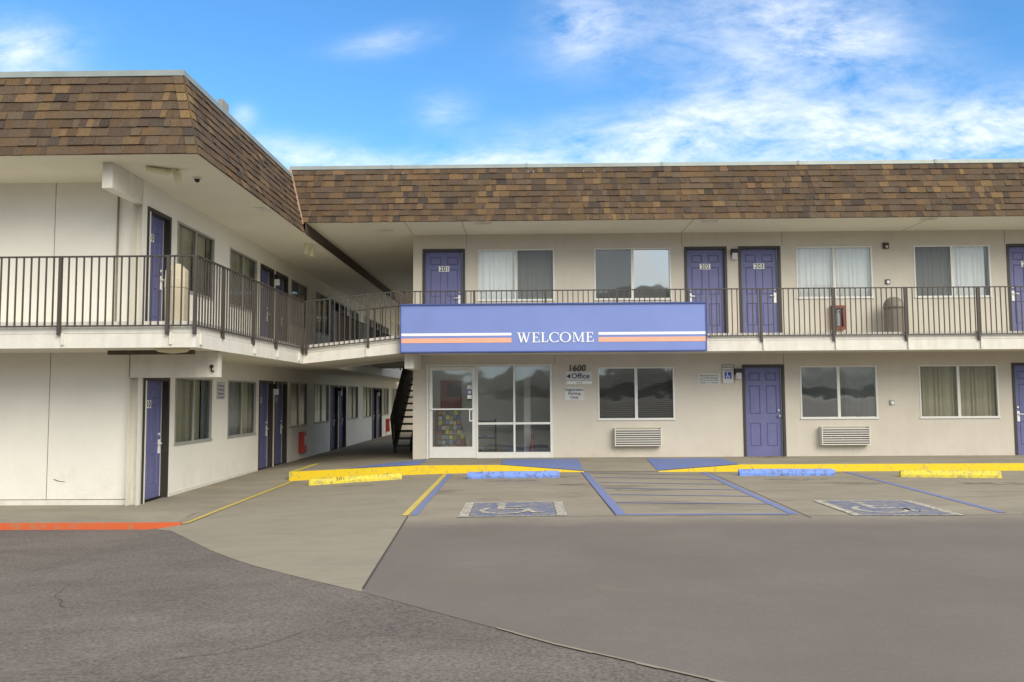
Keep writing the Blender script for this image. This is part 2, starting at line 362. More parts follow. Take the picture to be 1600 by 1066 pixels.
class MB:
    def __init__(s): s.v, s.f, s.c = [], [], []
    def poly(s, pts, c=None):
        i = len(s.v); s.v += [tuple(p) for p in pts]; s.f.append(tuple(range(i, i + len(pts)))); s.c.append(c)
        return s
    def hexa(s, p, c=None):
        # p: 8 points, bottom ring 0-3, top ring 4-7
        i = len(s.v); s.v += [tuple(q) for q in p]
        for q in ((0, 3, 2, 1), (4, 5, 6, 7), (0, 1, 5, 4), (1, 2, 6, 5), (2, 3, 7, 6), (3, 0, 4, 7)):
            s.f.append(tuple(i + k for k in q)); s.c.append(c)
        return s
    def box(s, fr, u0, u1, d0, d1, z0, z1):
        if u0 > u1: u0, u1 = u1, u0
        if d0 > d1: d0, d1 = d1, d0
        if z0 > z1: z0, z1 = z1, z0
        return s.hexa([fr.p(u0, d1, z0), fr.p(u1, d1, z0), fr.p(u1, d0, z0), fr.p(u0, d0, z0),
                       fr.p(u0, d1, z1), fr.p(u1, d1, z1), fr.p(u1, d0, z1), fr.p(u0, d0, z1)])
    def xyz(s, x0, x1, y0, y1, z0, z1): return s.box(W, x0, x1, -y1, -y0, z0, z1)
    def bar(s, a, b, w, h=None, up=(0, 0, 1)):
        a, b = Vector(a), Vector(b); h = h or w
        d = (b - a).normalized(); up = Vector(up)
        if abs(d.dot(up)) > .99: up = Vector((0, 1, 0))
        r = d.cross(up).normalized() * w / 2; q = r.cross(d).normalized() * h / 2
        return s.hexa([a - r - q, a + r - q, b + r - q, b - r - q, a - r + q, a + r + q, b + r + q, b - r + q])
    def cyl(s, a, b, r0, r1=None, n=14, caps=True):
        a, b = Vector(a), Vector(b); r1 = r0 if r1 is None else r1
        d = (b - a).normalized(); t = Vector((1, 0, 0)) if abs(d.x) < .9 else Vector((0, 1, 0))
        e1 = d.cross(t).normalized(); e2 = d.cross(e1)
        i = len(s.v)
        for P, r in ((a, r0), (b, r1)):
            for k in range(n):
                th = 2 * math.pi * k / n; s.v.append(tuple(P + e1 * math.cos(th) * r + e2 * math.sin(th) * r))
        for k in range(n):
            s.f.append((i + k, i + (k + 1) % n, i + n + (k + 1) % n, i + n + k)); s.c.append(None)
        if caps:
            s.f.append(tuple(i + k for k in range(n))[::-1]); s.c.append(None)
            s.f.append(tuple(i + n + k for k in range(n))); s.c.append(None)
        return s
    def lathe(s, c, prof, n=20, squash=1.0):
        """revolve (r, z) pairs about the vertical through c"""
        c = Vector(c); i = len(s.v); m = len(prof)
        for r, z in prof:
            for k in range(n):
                th = 2 * math.pi * (k + .5) / n
                s.v.append((c.x + r * math.cos(th), c.y + r * squash * math.sin(th), c.z + z))
        for j in range(m - 1):
            for k in range(n):
                s.f.append((i + j * n + k, i + j * n + (k + 1) % n, i + (j + 1) * n + (k + 1) % n, i + (j + 1) * n + k)); s.c.append(None)
        s.f.append(tuple(i + k for k in range(n))[::-1]); s.c.append(None)
        s.f.append(tuple(i + (m - 1) * n + k for k in range(n))); s.c.append(None)
        return s
    def build(s, name, m, parent=None, bevel=0, smooth=False, recalc=True, top=False):
        V = [Vector(p) for p in s.v]
        lo = Vector([min(p[i] for p in V) for i in range(3)]); hi = Vector([max(p[i] for p in V) for i in range(3)])
        org = Vector(((lo.x + hi.x) / 2, (lo.y + hi.y) / 2, lo.z if parent is None else (lo.z + hi.z) / 2))
        me = bpy.data.meshes.new(name)
        me.from_pydata([tuple(p - org) for p in V], [], s.f)
        if any(c is not None for c in s.c):
            ca = me.color_attributes.new('tab', 'FLOAT_COLOR', 'CORNER')
            for pl, c in zip(me.polygons, s.c):
                for li in pl.loop_indices: ca.data[li].color = (*(c or (.1, .1, .1)), 1)
        if recalc:
            bm = bmesh.new(); bm.from_mesh(me); bmesh.ops.recalc_face_normals(bm, faces=bm.faces); bm.to_mesh(me); bm.free()
        me.materials.append(m)
        if smooth:
            for pl in me.polygons: pl.use_smooth = True
        o = bpy.data.objects.new(name, me); col.objects.link(o)
        ORG[o.name] = org
        if parent is not None:
            o.parent = parent; o.location = org - ORG[parent.name]
        else: o.location = org
        if bevel:
            bv = o.modifiers.new('bevel', 'BEVEL'); bv.width = bevel; bv.segments = 2; bv.limit_method = 'ANGLE'; bv.angle_limit = R(40)
        return o
def struct(name, mb, m, **k):
    return tag(mb.build(name, m, **k), kind='structure')

# ---- writing
_txt = {}
def text_mb(s, fr, u, z, d, size, align='CENTER', width=None, thick=.002, slant=0, bold=0.0):
    cu = bpy.data.curves.new('t', 'FONT'); cu.body = s; cu.size = size; cu.align_x = align; cu.extrude = thick; cu.shear = slant; cu.offset = bold
    o = bpy.data.objects.new('t', cu); col.objects.link(o)
    bpy.context.view_layer.update()
    dg = bpy.context.evaluated_depsgraph_get()
    me = bpy.data.meshes.new_from_object(o.evaluated_get(dg))
    xs = [v.co.x for v in me.vertices]
    k = 1.0
    if width and xs and max(xs) > min(xs): k = width / (max(xs) - min(xs))
    cx = (max(xs) + min(xs)) / 2 if align == 'CENTER' else 0
    mb = MB(); mb.v = [tuple(fr.p(u + (v.co.x - cx) * k, d + v.co.z, z + v.co.y)) for v in me.vertices]
    mb.f = [tuple(p.vertices) for p in me.polygons]; mb.c = [None] * len(mb.f)
    bpy.data.objects.remove(o); bpy.data.curves.remove(cu); bpy.data.meshes.remove(me)
    return mb
def serif_word(word, fr, u0, u1, z0, z1, d):
    """roman capitals with serifs: W E L C O M"""
    G = {}
    def rect(a, b, c, e): return [(a, b), (c, b), (c, e), (a, e)]
    def dia(xa, ya, xb, yb, w): return [(xa, ya), (xa + w, ya), (xb + w, yb), (xb, yb)]
    G['E'] = (.72, [rect(.12, 0, .26, 1), rect(.02, 0, .12, .055), rect(.02, .945, .12, 1), rect(.26, .935, .64, 1), rect(.58, .76, .64, .935), rect(.26, .475, .48, .535), rect(.44, .40, .50, .61), rect(.26, 0, .66, .07), rect(.61, .07, .68, .26)])
    G['L'] = (.68, [rect(.12, 0, .26, 1), rect(.02, 0, .12, .055), rect(.02, .945, .12, 1), rect(.26, .945, .36, 1), rect(.26, 0, .60, .07), rect(.57, .07, .64, .28)])
    G['W'] = (1.24, [dia(.10, 1, .33, 0, .145), dia(.60, 1, .36, 0, .075), dia(.50, 1, .74, 0, .145), dia(1.04, 1, .79, 0, .075), rect(0, .95, .34, 1), rect(.42, .95, .74, 1), rect(.94, .95, 1.20, 1)])
    G['M'] = (1.12, [rect(.13, 0, .19, 1), rect(.03, 0, .29, .055), rect(.03, .95, .19, 1), dia(.17, 1, .49, .06, .13), dia(.87, 1, .52, .06, .06), rect(.84, 0, .98, 1), rect(.75, 0, 1.07, .055), rect(.98, .95, 1.08, 1)])
    def ring(cx, a0, a1, ro, ri_x, ri_y):
        out = []; n = 28
        for k in range(n):
            t0 = a0 + (a1 - a0) * k / n; t1 = a0 + (a1 - a0) * (k + 1) / n
            out.append([(cx + ro * .93 * math.cos(t0), .5 + .52 * math.sin(t0)), (cx + ro * .93 * math.cos(t1), .5 + .52 * math.sin(t1)),
                        (cx + ri_x * math.cos(t1), .5 + ri_y * math.sin(t1)), (cx + ri_x * math.cos(t0), .5 + ri_y * math.sin(t0))])
        return out
    G['O'] = (1.0, ring(.48, 0, 2 * math.pi, .52, .335, .455))
    G['C'] = (.86, ring(.48, R(48), R(318), .52, .335, .455) + [rect(.76, .70, .82, .98), rect(.78, .05, .83, .20)])
    total = sum(G[c][0] for c in word) + .04 * (len(word) - 1)
    k = (u1 - u0) / total; h = z1 - z0; u = u0; mb = MB(); n = 0
    for ch in word:
        wd, polys = G[ch]
        for q in polys:
            dd = d + .0004 * (n % 7); n += 1
            f = [fr.p(u + a * k, dd + .012, z0 + b * h) for a, b in q]; bk = [fr.p(u + a * k, d - .004, z0 + b * h) for a, b in q]
            mb.hexa(bk + f)
        u += (wd + .04) * k
    return mb

BOW = {'glass': .004, 'glass_dark': .010, 'glass_mirror': .016, 'glass_office': .013, 'glass_side': 0.0}
def pane(fr, u0, u1, d, z0, z1, m, parent):
    """one sheet of float glass, very slightly bowed as old panes are"""
    n = 10; A = BOW[m] * random.uniform(.75, 1.15); ph = random.uniform(0, 6); mb = MB(); hh = min(1, (z1 - z0) / 1.1)
    def q(i, j):
        a, b = i / n, j / n
        dd = A * hh * ((1 - (2 * a - 1) ** 2) * .35 + .8 * (1 - (2 * b - 1) ** 2)) + A * .10 * math.sin(5 * a + 3.1 * b + ph)
        return fr.p(u0 + (u1 - u0) * a, d + dd - A * .6, z0 + (z1 - z0) * b)
    for i in range(n + 1):
        for j in range(n + 1): mb.v.append(tuple(q(i, j)))
    for i in range(n):
        for j in range(n):
            k = i * (n + 1) + j; mb.f.append((k, k + n + 1, k + n + 2, k + 1)); mb.c.append(None)
    return mb.build('pane', M[m], parent, recalc=False, smooth=True)
# ------------------------------------------------------------------ walls, windows, doors
def wall_mb(fr, u0, u1, z0, z1, holes, thick=.16, back=True):
    us = sorted({u0, u1} | {h[0] for h in holes} | {h[1] for h in holes})
    zs = sorted({z0, z1} | {h[2] for h in holes} | {h[3] for h in holes})
    us = [a for a in us if u0 <= a <= u1]; zs = [a for a in zs if z0 <= a <= z1]
    def hole(a, b): return any(h[0] < a < h[1] and h[2] < b < h[3] for h in holes)
    mb = MB()
    for i in range(len(us) - 1):
        for j in range(len(zs) - 1):
            a, b, c, e = us[i], us[i + 1], zs[j], zs[j + 1]
            if hole((a + b) / 2, (c + e) / 2): continue
            mb.poly([fr.p(a, 0, c), fr.p(b, 0, c), fr.p(b, 0, e), fr.p(a, 0, e)])
            if back: mb.poly([fr.p(a, -thick, e), fr.p(b, -thick, e), fr.p(b, -thick, c), fr.p(a, -thick, c)])
    for h in holes:
        a, b, c, e = h[0], h[1], max(h[2], z0), min(h[3], z1)
        mb.poly([fr.p(a, 0, c), fr.p(a, 0, e), fr.p(a, -thick, e), fr.p(a, -thick, c)])
        mb.poly([fr.p(b, 0, e), fr.p(b, 0, c), fr.p(b, -thick, c), fr.p(b, -thick, e)])
        mb.poly([fr.p(a, 0, e), fr.p(b, 0, e), fr.p(b, -thick, e), fr.p(a, -thick, e)])
        mb.poly([fr.p(b, 0, c), fr.p(a, 0, c), fr.p(a, -thick, c), fr.p(b, -thick, c)])
    return mb
def pleats(fr, u0, u1, z0, z1, d, amp=.022, per=.13, seed=0, gather=0):
    rnd = random.Random(seed); mb = MB(); n = max(8, int((u1 - u0) / .0125)); ph = rnd.random() * 6
    prev = None; x = 0; pts = []
    for k in range(n + 1):
        t = k / n; u = u0 + (u1 - u0) * t
        x += (2 * math.pi / per) * (u1 - u0) / n * (1 + .35 * math.sin(k * .21 + ph))
        pts.append((u, d + amp * math.sin(x) + .3 * amp * math.sin(2.3 * x + ph)))
    for k in range(n):
        (a, da), (b, db) = pts[k], pts[k + 1]
        g = gather
        mb.poly([fr.p(a, da * 1.0, z0), fr.p(b, db, z0), fr.p(b + g * 0, d + (db - d) * .75, z1), fr.p(a, d + (da - d) * .75, z1)])
    return mb
def window(par, fr, u0, u1, z0, z1, style, seed=0, frame='alu', glass='glass', screen=0, label=None):
    """two-light sliding window; style: list of curtain pieces (material, t0, t1)"""
    fw = .032; mid = (u0 + u1) / 2; mb = MB()
    mb.box(fr, u0, u1, -.05, .012, z0, z0 + fw); mb.box(fr, u0, u1, -.05, .012, z1 - fw, z1)
    mb.box(fr, u0, u0 + fw, -.05, .012, z0 + fw, z1 - fw); mb.box(fr, u1 - fw, u1, -.05, .012, z0 + fw, z1 - fw)
    mb.box(fr, mid - .034, mid + .006, -.046, .006, z0 + fw, z1 - fw); mb.box(fr, mid + .008, mid + .034, -.048, -.004, z0 + fw, z1 - fw)
    mb.box(fr, u0 - .015, u1 + .015, .0125, .028, z0 - .018, z0 + .012)
    w = mb.build('window', M[frame], par)
    if label: tag(w, label)
    for a, b, d in ((u0 + fw, mid - .034, -.018), (mid + .034, u1 - fw, -.03)):
        pane(fr, a, b, d, z0 + fw, z1 - fw, glass, w)
    if screen:
        a, b = (u0 + fw, mid - .036) if screen == 1 else (mid + .036, u1 - fw)
        MB().poly([fr.p(a, .002, z0 + fw), fr.p(b, .002, z0 + fw), fr.p(b, .002, z1 - fw), fr.p(a, .002, z1 - fw)]).build('insect_screen', M['screen'], w, recalc=False)
    k = 0
    for (mn, t0, t1) in style:
        a, b = u0 + (u1 - u0) * t0, u0 + (u1 - u0) * t1
        if mn == 'blind':
            m2 = MB(); z = z0 + .04
            while z < z1 - .03:
                m2.hexa([fr.p(a, -.10, z), fr.p(b, -.10, z), fr.p(b, -.128, z + .014), fr.p(a, -.128, z + .014), fr.p(a, -.10, z + .002), fr.p(b, -.10, z + .002), fr.p(b, -.128, z + .016), fr.p(a, -.128, z + .016)]); z += .045
            m2.build('blind', M['blind'], w)
        else:
            pleats(fr, a, b, z0 - .02, z1 + .02, -.095 - .02 * k, seed=seed * 7 + k).build('curtain', M[mn], w, recalc=False, smooth=True)
        k += 1
    return w
def door(par, fr, u0, u1, z0, z1, number=None, hinge='L', label=None, deep=.06, plate_off=0, panels=True, knob=False, handle=True):
    """u0..u1, z0..z1 is the outside of the dark frame; leaf has six panels"""
    fw = .062
    a, b, c, e = u0 + fw, u1 - fw, z0 + .022, z1 - fw + .01
    bm = bmesh.new()
    wd, ht = b - a, e - c
    xs = [0, .13 * wd, .42 * wd, .58 * wd, .87 * wd, wd]
    zs = [0, .11 * ht, .37 * ht, .47 * ht, .79 * ht, .845 * ht, .935 * ht, ht]
    vg = [[bm.verts.new(fr.p(a + x, -deep, c + z)) for x in xs] for z in zs]
    pan = []
    for j in range(len(zs) - 1):
        for i in range(len(xs) - 1):
            f = bm.faces.new((vg[j][i], vg[j][i + 1], vg[j + 1][i + 1], vg[j + 1][i]))
            if i in (1, 3) and j in (1, 3, 5): pan.append(f)
    bm.normal_update()
    if panels:
        bmesh.ops.inset_individual(bm, faces=pan, thickness=.016, depth=-.014)
        bmesh.ops.inset_individual(bm, faces=pan, thickness=.020, depth=.011)
    bm.verts.ensure_lookup_table()
    mb = MB(); mb.v = [tuple(v.co) for v in bm.verts]; ix = {v: i for i, v in enumerate(bm.verts)}
    mb.f = [tuple(ix[v] for v in f.verts) for f in bm.faces]; mb.c = [None] * len(mb.f); bm.free()
    mb.box(fr, a, b, -deep - .044, -deep - .02, c, e)
    leaf = mb.build('door', M['door'], par, recalc=False)
    if label: tag(leaf, label)
    m2 = MB(); m2.box(fr, u0, u0 + fw, -.14, .014, z0, z1); m2.box(fr, u1 - fw, u1, -.14, .014, z0, z1); m2.box(fr, u0 + fw, u1 - fw, -.14, .014, z1 - fw, z1)
    m2.box(fr, u0 + fw, u1 - fw, -.14, -deep + .02, z0, z0 + .018)
    m2.build('door_frame', M['door_frame'], leaf)
    s = b - .012 if hinge == 'L' else a
    MB().box(fr, s, s + .012, -deep + .002, -deep + .012, c, e).build('weather_strip', M['strip'], leaf)
    hu = (b - .075) if hinge == 'L' else (a + .075); sg = -1 if hinge == 'L' else 1
    hz = c + .40 * ht + .10
    if handle:
        m3 = MB()
        if knob:
            m3.cyl(fr.p(hu, -deep, hz), fr.p(hu, -deep + .05, hz), .014); m3.cyl(fr.p(hu, -deep + .04, hz), fr.p(hu, -deep + .07, hz), .03, .024)
            MB().cyl(fr.p(hu, -deep, hz + .13), fr.p(hu, -deep + .02, hz + .13), .028).build('deadbolt', M['steel'], leaf)
        else:
            m3.box(fr, hu - .03, hu + .03, -deep, -deep + .022, hz - .16, hz + .08)
            m3.cyl(fr.p(hu, -deep + .02, hz + .01), fr.p(hu, -deep + .06, hz + .01), .012)
            m3.bar(fr.p(hu, -deep + .055, hz + .01), fr.p(hu + sg * .12, -deep + .055, hz + .01), .018)
            MB().cyl(fr.p(hu, -deep, hz + .17), fr.p(hu, -deep + .018, hz + .17), .024).build('deadbolt', M['white'], leaf)
        m3.build('door_handle', M['steel'] if knob else M['white'], leaf, bevel=.002)
    if number:
        cu, cz = (a + b) / 2 + plate_off, c + .795 * ht
        MB().box(fr, cu - .125, cu + .125, -deep - .004, -deep + .008, cz - .06, cz + .07).build('number_plate', M['plate'], leaf)
        text_mb(number, fr, cu, cz - .044, -deep + .011, .150, width=.20, bold=.0015).build('number', M['black'], leaf)
    return leaf

# ------------------------------------------------------------------ shingled mansard
TABS = [(.120, .088, .060), (.135, .088, .052), (.115, .079, .053), (.155, .098, .052), (.098, .070, .052), (.066, .054, .046), (.19, .122, .062), (.225, .145, .070), (.125, .090, .062), (.21, .120, .066)]
WT = [6, 6, 6, 5, 5, 1.8, 2.2, .8, 4, .25]
def lerp(a, b, t): return a + (b - a) * t
def shingles(P0, U, V, N, L, H, courses, left=0.0, right=0.0, seed=1, tone=1.0):
    """P0 bottom-left corner, U along, V up the slope, N outward; left/right = how far the slanted ends creep in from bottom to top"""
    rnd = random.Random(seed); P0, U, V, N = map(Vector, (P0, U, V, N)); mb = MB(); h = H / courses
    for j in range(courses):
        v0, v1 = j * h, (j + 1) * h
        l0, l1 = left * v0 / H, left * v1 / H; r0, r1 = L - right * v0 / H, L - right * v1 / H
        u = min(l0, l1); end = max(r0, r1)
        last = None
        while u < end - .001:
            w = rnd.choice((.09, .11, .14, .17, .20, .24, .30)) * rnd.uniform(.85, 1.15)
            w = min(w, end - u)
            if end - u - w < .06: w = end - u
            a0, a1 = max(u, l0), max(u, l1); b0, b1 = min(u + w, r0), min(u + w, r1)
            c = last
            while c == last: c = rnd.choices(TABS, WT)[0]
            last = c
            k = rnd.uniform(.68, .96) * tone; av = (.128, .090, .058); cc = tuple(lerp(a_, x, .80) * k for x, a_ in zip(c, av))
            t = rnd.choice((.014, .019, .024, .030)); lo = rnd.uniform(-.006, .004)
            if b0 - a0 > .005 or b1 - a1 > .005:
                sk = rnd.uniform(-.012, .012) if a0 > l0 and b0 < r0 else 0
                q = lambda uu, vv, nn: P0 + U * uu + V * vv + N * nn
                mb.hexa([q(a0 + sk, v0 + lo, -.004), q(b0, v0 + lo, -.004), q(b1, v1 + .01, -.006), q(a1, v1 + .01, -.006),
                         q(a0 + sk, v0 + lo, t), q(b0, v0 + lo, t), q(b1, v1 + .01, .004), q(a1, v1 + .01, .004)], cc)
            u += w
    return mb
def caps(A, B, dirs, n, seed, wid=.15):
    """cap shingles folded over the hip running from A (bottom) to B (top)"""
    rnd = random.Random(seed); A, B = Vector(A), Vector(B); D = (B - A); mb = MB()
    for k in range(n):
        p0 = A + D * (k / n) - D * (.12 / n); p1 = A + D * ((k + 1) / n)
        c = rnd.choices(TABS, WT)[0]; c = tuple(x * rnd.uniform(.9, 1.1) for x in c)
        for (S, Nn) in dirs:
            S, Nn = Vector(S), Vector(Nn)
            mb.hexa([p0 + Nn * .012, p0 + S * wid + Nn * .012, p1 + S * wid + Nn * .006, p1 + Nn * .006, p0 + Nn * .034, p0 + S * wid + Nn * .034, p1 + S * wid + Nn * .016, p1 + Nn * .016], c)
    return mb
RUN_L, RISE_L = .43, 1.36      # left wing mansard: set back and height
RUN_R, RISE_R = .46, 1.32
EL, ER = 5.02, 5.26            # eave heights

# ================================================================== SETTING
def sm(t): t = max(0, min(1, t)); return t * t * (3 - 2 * t)
def g(x, y):
    b = -.14 if x >= 0 else -.14 - .18 * min(1, (-x / 4.9)) ** 1.5
    return b - .062 * sm((-x - 4.6) / .6) * sm((13 - y) / 1.5)
def lerp(a, b, t): return a + (b - a) * t
def interp(tab, x):
    if x <= tab[0][0]: return tab[0][1]
    for (a, fa), (b, fb) in zip(tab, tab[1:]):
        if x <= b: return fa + (fb - fa) * (x - a) / (b - a)
    return tab[-1][1]
def lean(x, y):
    """the joint between the two pours runs slightly askew"""
    return x + .23 * max(0, min(1, (11.0 - y) / 4.25)) * max(0, 1 - abs(x + 1.57) / 2.5)
def sheet(xs, y0f, y1f, zf, n, lift=0.0, askew=False):
    """grid between two edge curves"""
    mb = MB(); grid = []
    for x in xs:
        a, b = y0f(x), y1f(x); colm = []
        if askew:
            for _ in range(6): a = y0f(lean(x, a))
        for k in range(n + 1):
            y = lerp(a, b, k / n); x_ = lean(x, y) if askew else x; colm.append((x_, y, zf(x_, y) + lift))
        grid.append(colm)
    for i in range(len(xs) - 1):
        for k in range(n):
            mb.poly([grid[i][k], grid[i + 1][k], grid[i + 1][k + 1], grid[i][k + 1]])
    return mb
def steps(a, b, d):
    n = max(1, int(math.ceil(abs(b - a) / d))); return [a + (b - a) * k / n for k in range(n + 1)]
# asphalt ground, one sheet out to the horizon
gx = [-900, -300, -100, -40, -20, -12] + steps(-8, 2, .25) + [4, 8, 16, 40, 120, 400, 900]
gy = [-900, -300, -100, -40, -15, -5, 0] + steps(3, 14, .25) + [16, 20, 30, 45, 70, 150, 400, 900]
mb = MB()
for i in range(len(gx) - 1):
    for j in range(len(gy) - 1):
        mb.poly([(x, y, g(x, y) - .003 - (.05 if y > 19 else 0)) for x, y in ((gx[i], gy[j]), (gx[i + 1], gy[j]), (gx[i + 1], gy[j + 1]), (gx[i], gy[j + 1]))])
struct('ground', mb, M['asphalt'], recalc=False)
BND = [(-5.75, 11.70), (-5.1, 11.34), (-4.7, 10.85), (-4.24, 10.20), (-3.85, 9.62), (-3.437, 9.03), (-3.0, 8.46), (-2.6, 7.99), (-1.927, 7.31), (-1.334, 6.75), (-.558, 5.95), (.15, 5.263), (.969, 4.615), (3, 3.0), (6, 1.2), (12, -2), (40, -14)]
YC = [(-5.0, 17.28), (-2.28, 17.22), (1.2, 17.0), (2.73, 16.98), (4.4, 16.92), (9, 16.88), (40, 16.88)]
curb_y = lambda x: interp(YC, x)
bnd = lambda x: interp(BND, x)
struct('concrete_bay', sheet(steps(-5.02, -1.57, .2), lambda x: bnd(x), lambda x: curb_y(x) + .1, g, 24, askew=True), M['bay'], recalc=False)
struct('concrete_apron', sheet(steps(-5.72, -4.95, .15), lambda x: min(bnd(x), 11.68), lambda x: 11.7, g, 4), M['bay'], recalc=False)
struct('parking_lot', sheet(steps(-1.57, 6, .25) + [8, 10, 14, 20, 30, 40], lambda x: bnd(x), lambda x: curb_y(x) + .1, g, 30, askew=True), M['lot'], recalc=False)
# pale broken edge where the two pavements meet
mb = MB(); rnd = random.Random(3); xs = steps(-.2, 5.5, .12)
for a, b in zip(xs, xs[1:]):
    w = rnd.uniform(.012, .03); mb.poly([(a, bnd(a) - w, g(a, bnd(a)) + .005), (b, bnd(b) - w, g(b, bnd(b)) + .005), (b, bnd(b) + .012, g(b, bnd(b)) + .005), (a, bnd(a) + .012, g(a, bnd(a)) + .005)])
struct('pavement_edge', mb, M['bay'], recalc=False)

# walkways
def ramp_w(x): return interp([(-.5, 0), (1.2, 1), (2.73, 1), (4.4, 0)], x)
def zr(x, y):
    z = interp([(-5.0, -.14), (-2.3, -.012), (0, 0)], x)
    c = curb_y(x)
    if x > -.5: z -= ramp_w(x) * .132 * max(0, min(1, (18.65 - y) / (18.65 - c)))
    return z
def zedge(y): return interp([(11.3, -.395), (13, -.318), (17.2, -.318), (19.5, -.15), (60, -.15)], y)
def zl(x, y): return lerp(interp([(11.35, -.30), (13.3, -.30), (19, -.275), (60, -.275)], y), zedge(y), (x + 6.26) / 1.31)
struct('walkway', sheet(steps(-2.6, -.5, .3) + steps(-.5, 4.4, .17)[1:] + [6, 8, 12, 20, 40], curb_y, lambda x: 19.3, zr, 12), M['walk'], recalc=False)
struct('passage_floor', sheet(steps(-4.95, -2.6, .3), curb_y, lambda x: 48, lambda x, y: zr(x, y) if y < 19.4 else lerp(-.15, -.02, (x + 4.95) / 2.35), 30), M['walk'], recalc=False)
struct('courtyard_floor', sheet([-2.6, 5, 20], lambda x: 25.9, lambda x: 48, lambda x, y: -.02, 4), M['walk'], recalc=False)
struct('side_walkway', sheet(steps(-6.3, -4.95, .27), lambda x: 11.7, lambda x: 48, zl, 60), M['walk'], recalc=False)
struct('front_walkway', sheet([-30, -20, -12, -8, -6.3], lambda x: 11.40, lambda x: 13.5, lambda x, y: -.30, 3), M['walk'], recalc=False)
struct('corner_walkway', sheet(steps(-6.3, -4.95, .27), lambda x: 11.40, lambda x: 11.7, lambda x, y: lerp(-.30, zl(x, 11.7), max(0, (y - 11.45) / .25)), 4, .0), M['walk'], recalc=False)
# kerbs
def kerb(xs, topf, name, m, w=.0, cap=.035):
    mb = MB()
    for a, b in zip(xs, xs[1:]):
        ya, yb = curb_y(a) - .012, curb_y(b) - .012
        mb.hexa([(a, ya, g(a, ya) - .05), (b, yb, g(b, yb) - .05), (b, yb + cap, g(b, yb) - .05), (a, ya + cap, g(a, ya) - .05),
                 (a, ya + .008, topf(a, ya) + .006), (b, yb + .008, topf(b, yb) + .006), (b, yb + cap, topf(b, yb + cap) + .006), (a, ya + cap, topf(a, ya + cap) + .006)])
    return struct(name, mb, m, recalc=True)
kerb(steps(-4.96, -2.28, .3) + steps(-2.28, 1.2, .17)[1:], zr, 'yellow_kerb', M['yellow'])
kerb(steps(2.73, 4.4, .17) + steps(4.4, 38, 2.0)[1:], zr, 'yellow_kerb', M['yellow'])
mb = MB()
ys = steps(17.27, 19.4, .2)
for a, b in zip(ys, ys[1:]):
    za, zb = zr(-4.95, a) if a < 19.4 else -.15, zr(-4.95, b)
    mb.hexa([(-4.962, a, zedge(a) - .05), (-4.962, b, zedge(b) - .05), (-4.87, b, zedge(b) - .05), (-4.87, a, zedge(a) - .05),
             (-4.958, a, za + .008), (-4.958, b, zb + .008), (-4.87, b, zb + .008), (-4.87, a, za + .008)])
struct('yellow_kerb', mb, M['yellow_dirty'])
mb = MB(); xs = steps(-30, -4.76, .9)
for a, b in zip(xs, xs[1:]):
    mb.hexa([(a, 11.36, -.5), (b, 11.36, -.5), (b, 11.43, -.5), (a, 11.43, -.5), (a, 11.372, -.302), (b, 11.372, -.302), (b, 11.43, -.296), (a, 11.43, -.296)])
struct('red_kerb', mb, M['red_kerb'])
# painted lines on the ground
def strip(pts, w, name, m, lift=.005, zf=g):
    mb = MB(); w /= 2
    for (x0, y0), (x1, y1) in zip(pts, pts[1:]):
        d = Vector((x1 - x0, y1 - y0, 0)).normalized(); nrm = Vector((-d.y, d.x, 0)) * w
        n = max(1, int(math.hypot(x1 - x0, y1 - y0) / .3))
        for k in range(n):
            ax, ay = lerp(x0, x1, k / n), lerp(y0, y1, k / n); bx, by = lerp(x0, x1, (k + 1) / n), lerp(y0, y1, (k + 1) / n)
            mb.poly([(px, py, zf(px, py) + lift) for px, py in ((ax - nrm.x, ay - nrm.y), (bx - nrm.x, by - nrm.y), (bx + nrm.x, by + nrm.y), (ax + nrm.x, ay + nrm.y))])
    return struct(name, mb, m, recalc=False)
strip([(-4.70, 11.36), (-4.84, 17.2)], .095, 'parking_line', M['yellow_line'], .009)
strip([(-1.62, 11.1), (-1.655, 17.0)], .085, 'parking_line', M['yellow_line'])
strip([(-1.50, 11.1), (-1.54, 17.0)], .085, 'parking_line', M['blue_line'])
strip([(-1.57, 11.05), (-1.345, 6.85)], .018, 'paving_joint', M['joint'])
strip([(1.25, 10.82), (1.21, 16.9)], .13, 'parking_line', M['blue_line'])
strip([(3.50, 10.86), (3.60, 16.85)], .12, 'parking_line', M['blue_line'])
strip([(1.32, 10.86), (3.43, 10.86)], .10, 'parking_line', M['blue_line'])
for k, yy in enumerate((16.75, 15.85, 14.93, 14.0, 13.08, 12.1)):
    strip([(1.33, yy), (3.5, yy - .55 + .06 * k)], .055, 'hatch_line', M['blue_line'], .006)
strip([(6.22, 10.9), (6.46, 16.8)], .10, 'parking_line', M['blue_line'])
strip([(1.17, 10.8), (1.145, 17.0)], .015, 'paving_joint', M['joint'])
strip([(3.60, 10.5), (3.72, 16.85)], .012, 'paving_joint', M['joint'])
strip([(-.9, 10.72), (14, 10.70)], .012, 'paving_joint', M['joint'], .0065)
strip([(6.4, 10.8), (7.2, 9.9)], .02, 'paving_joint', M['joint'])
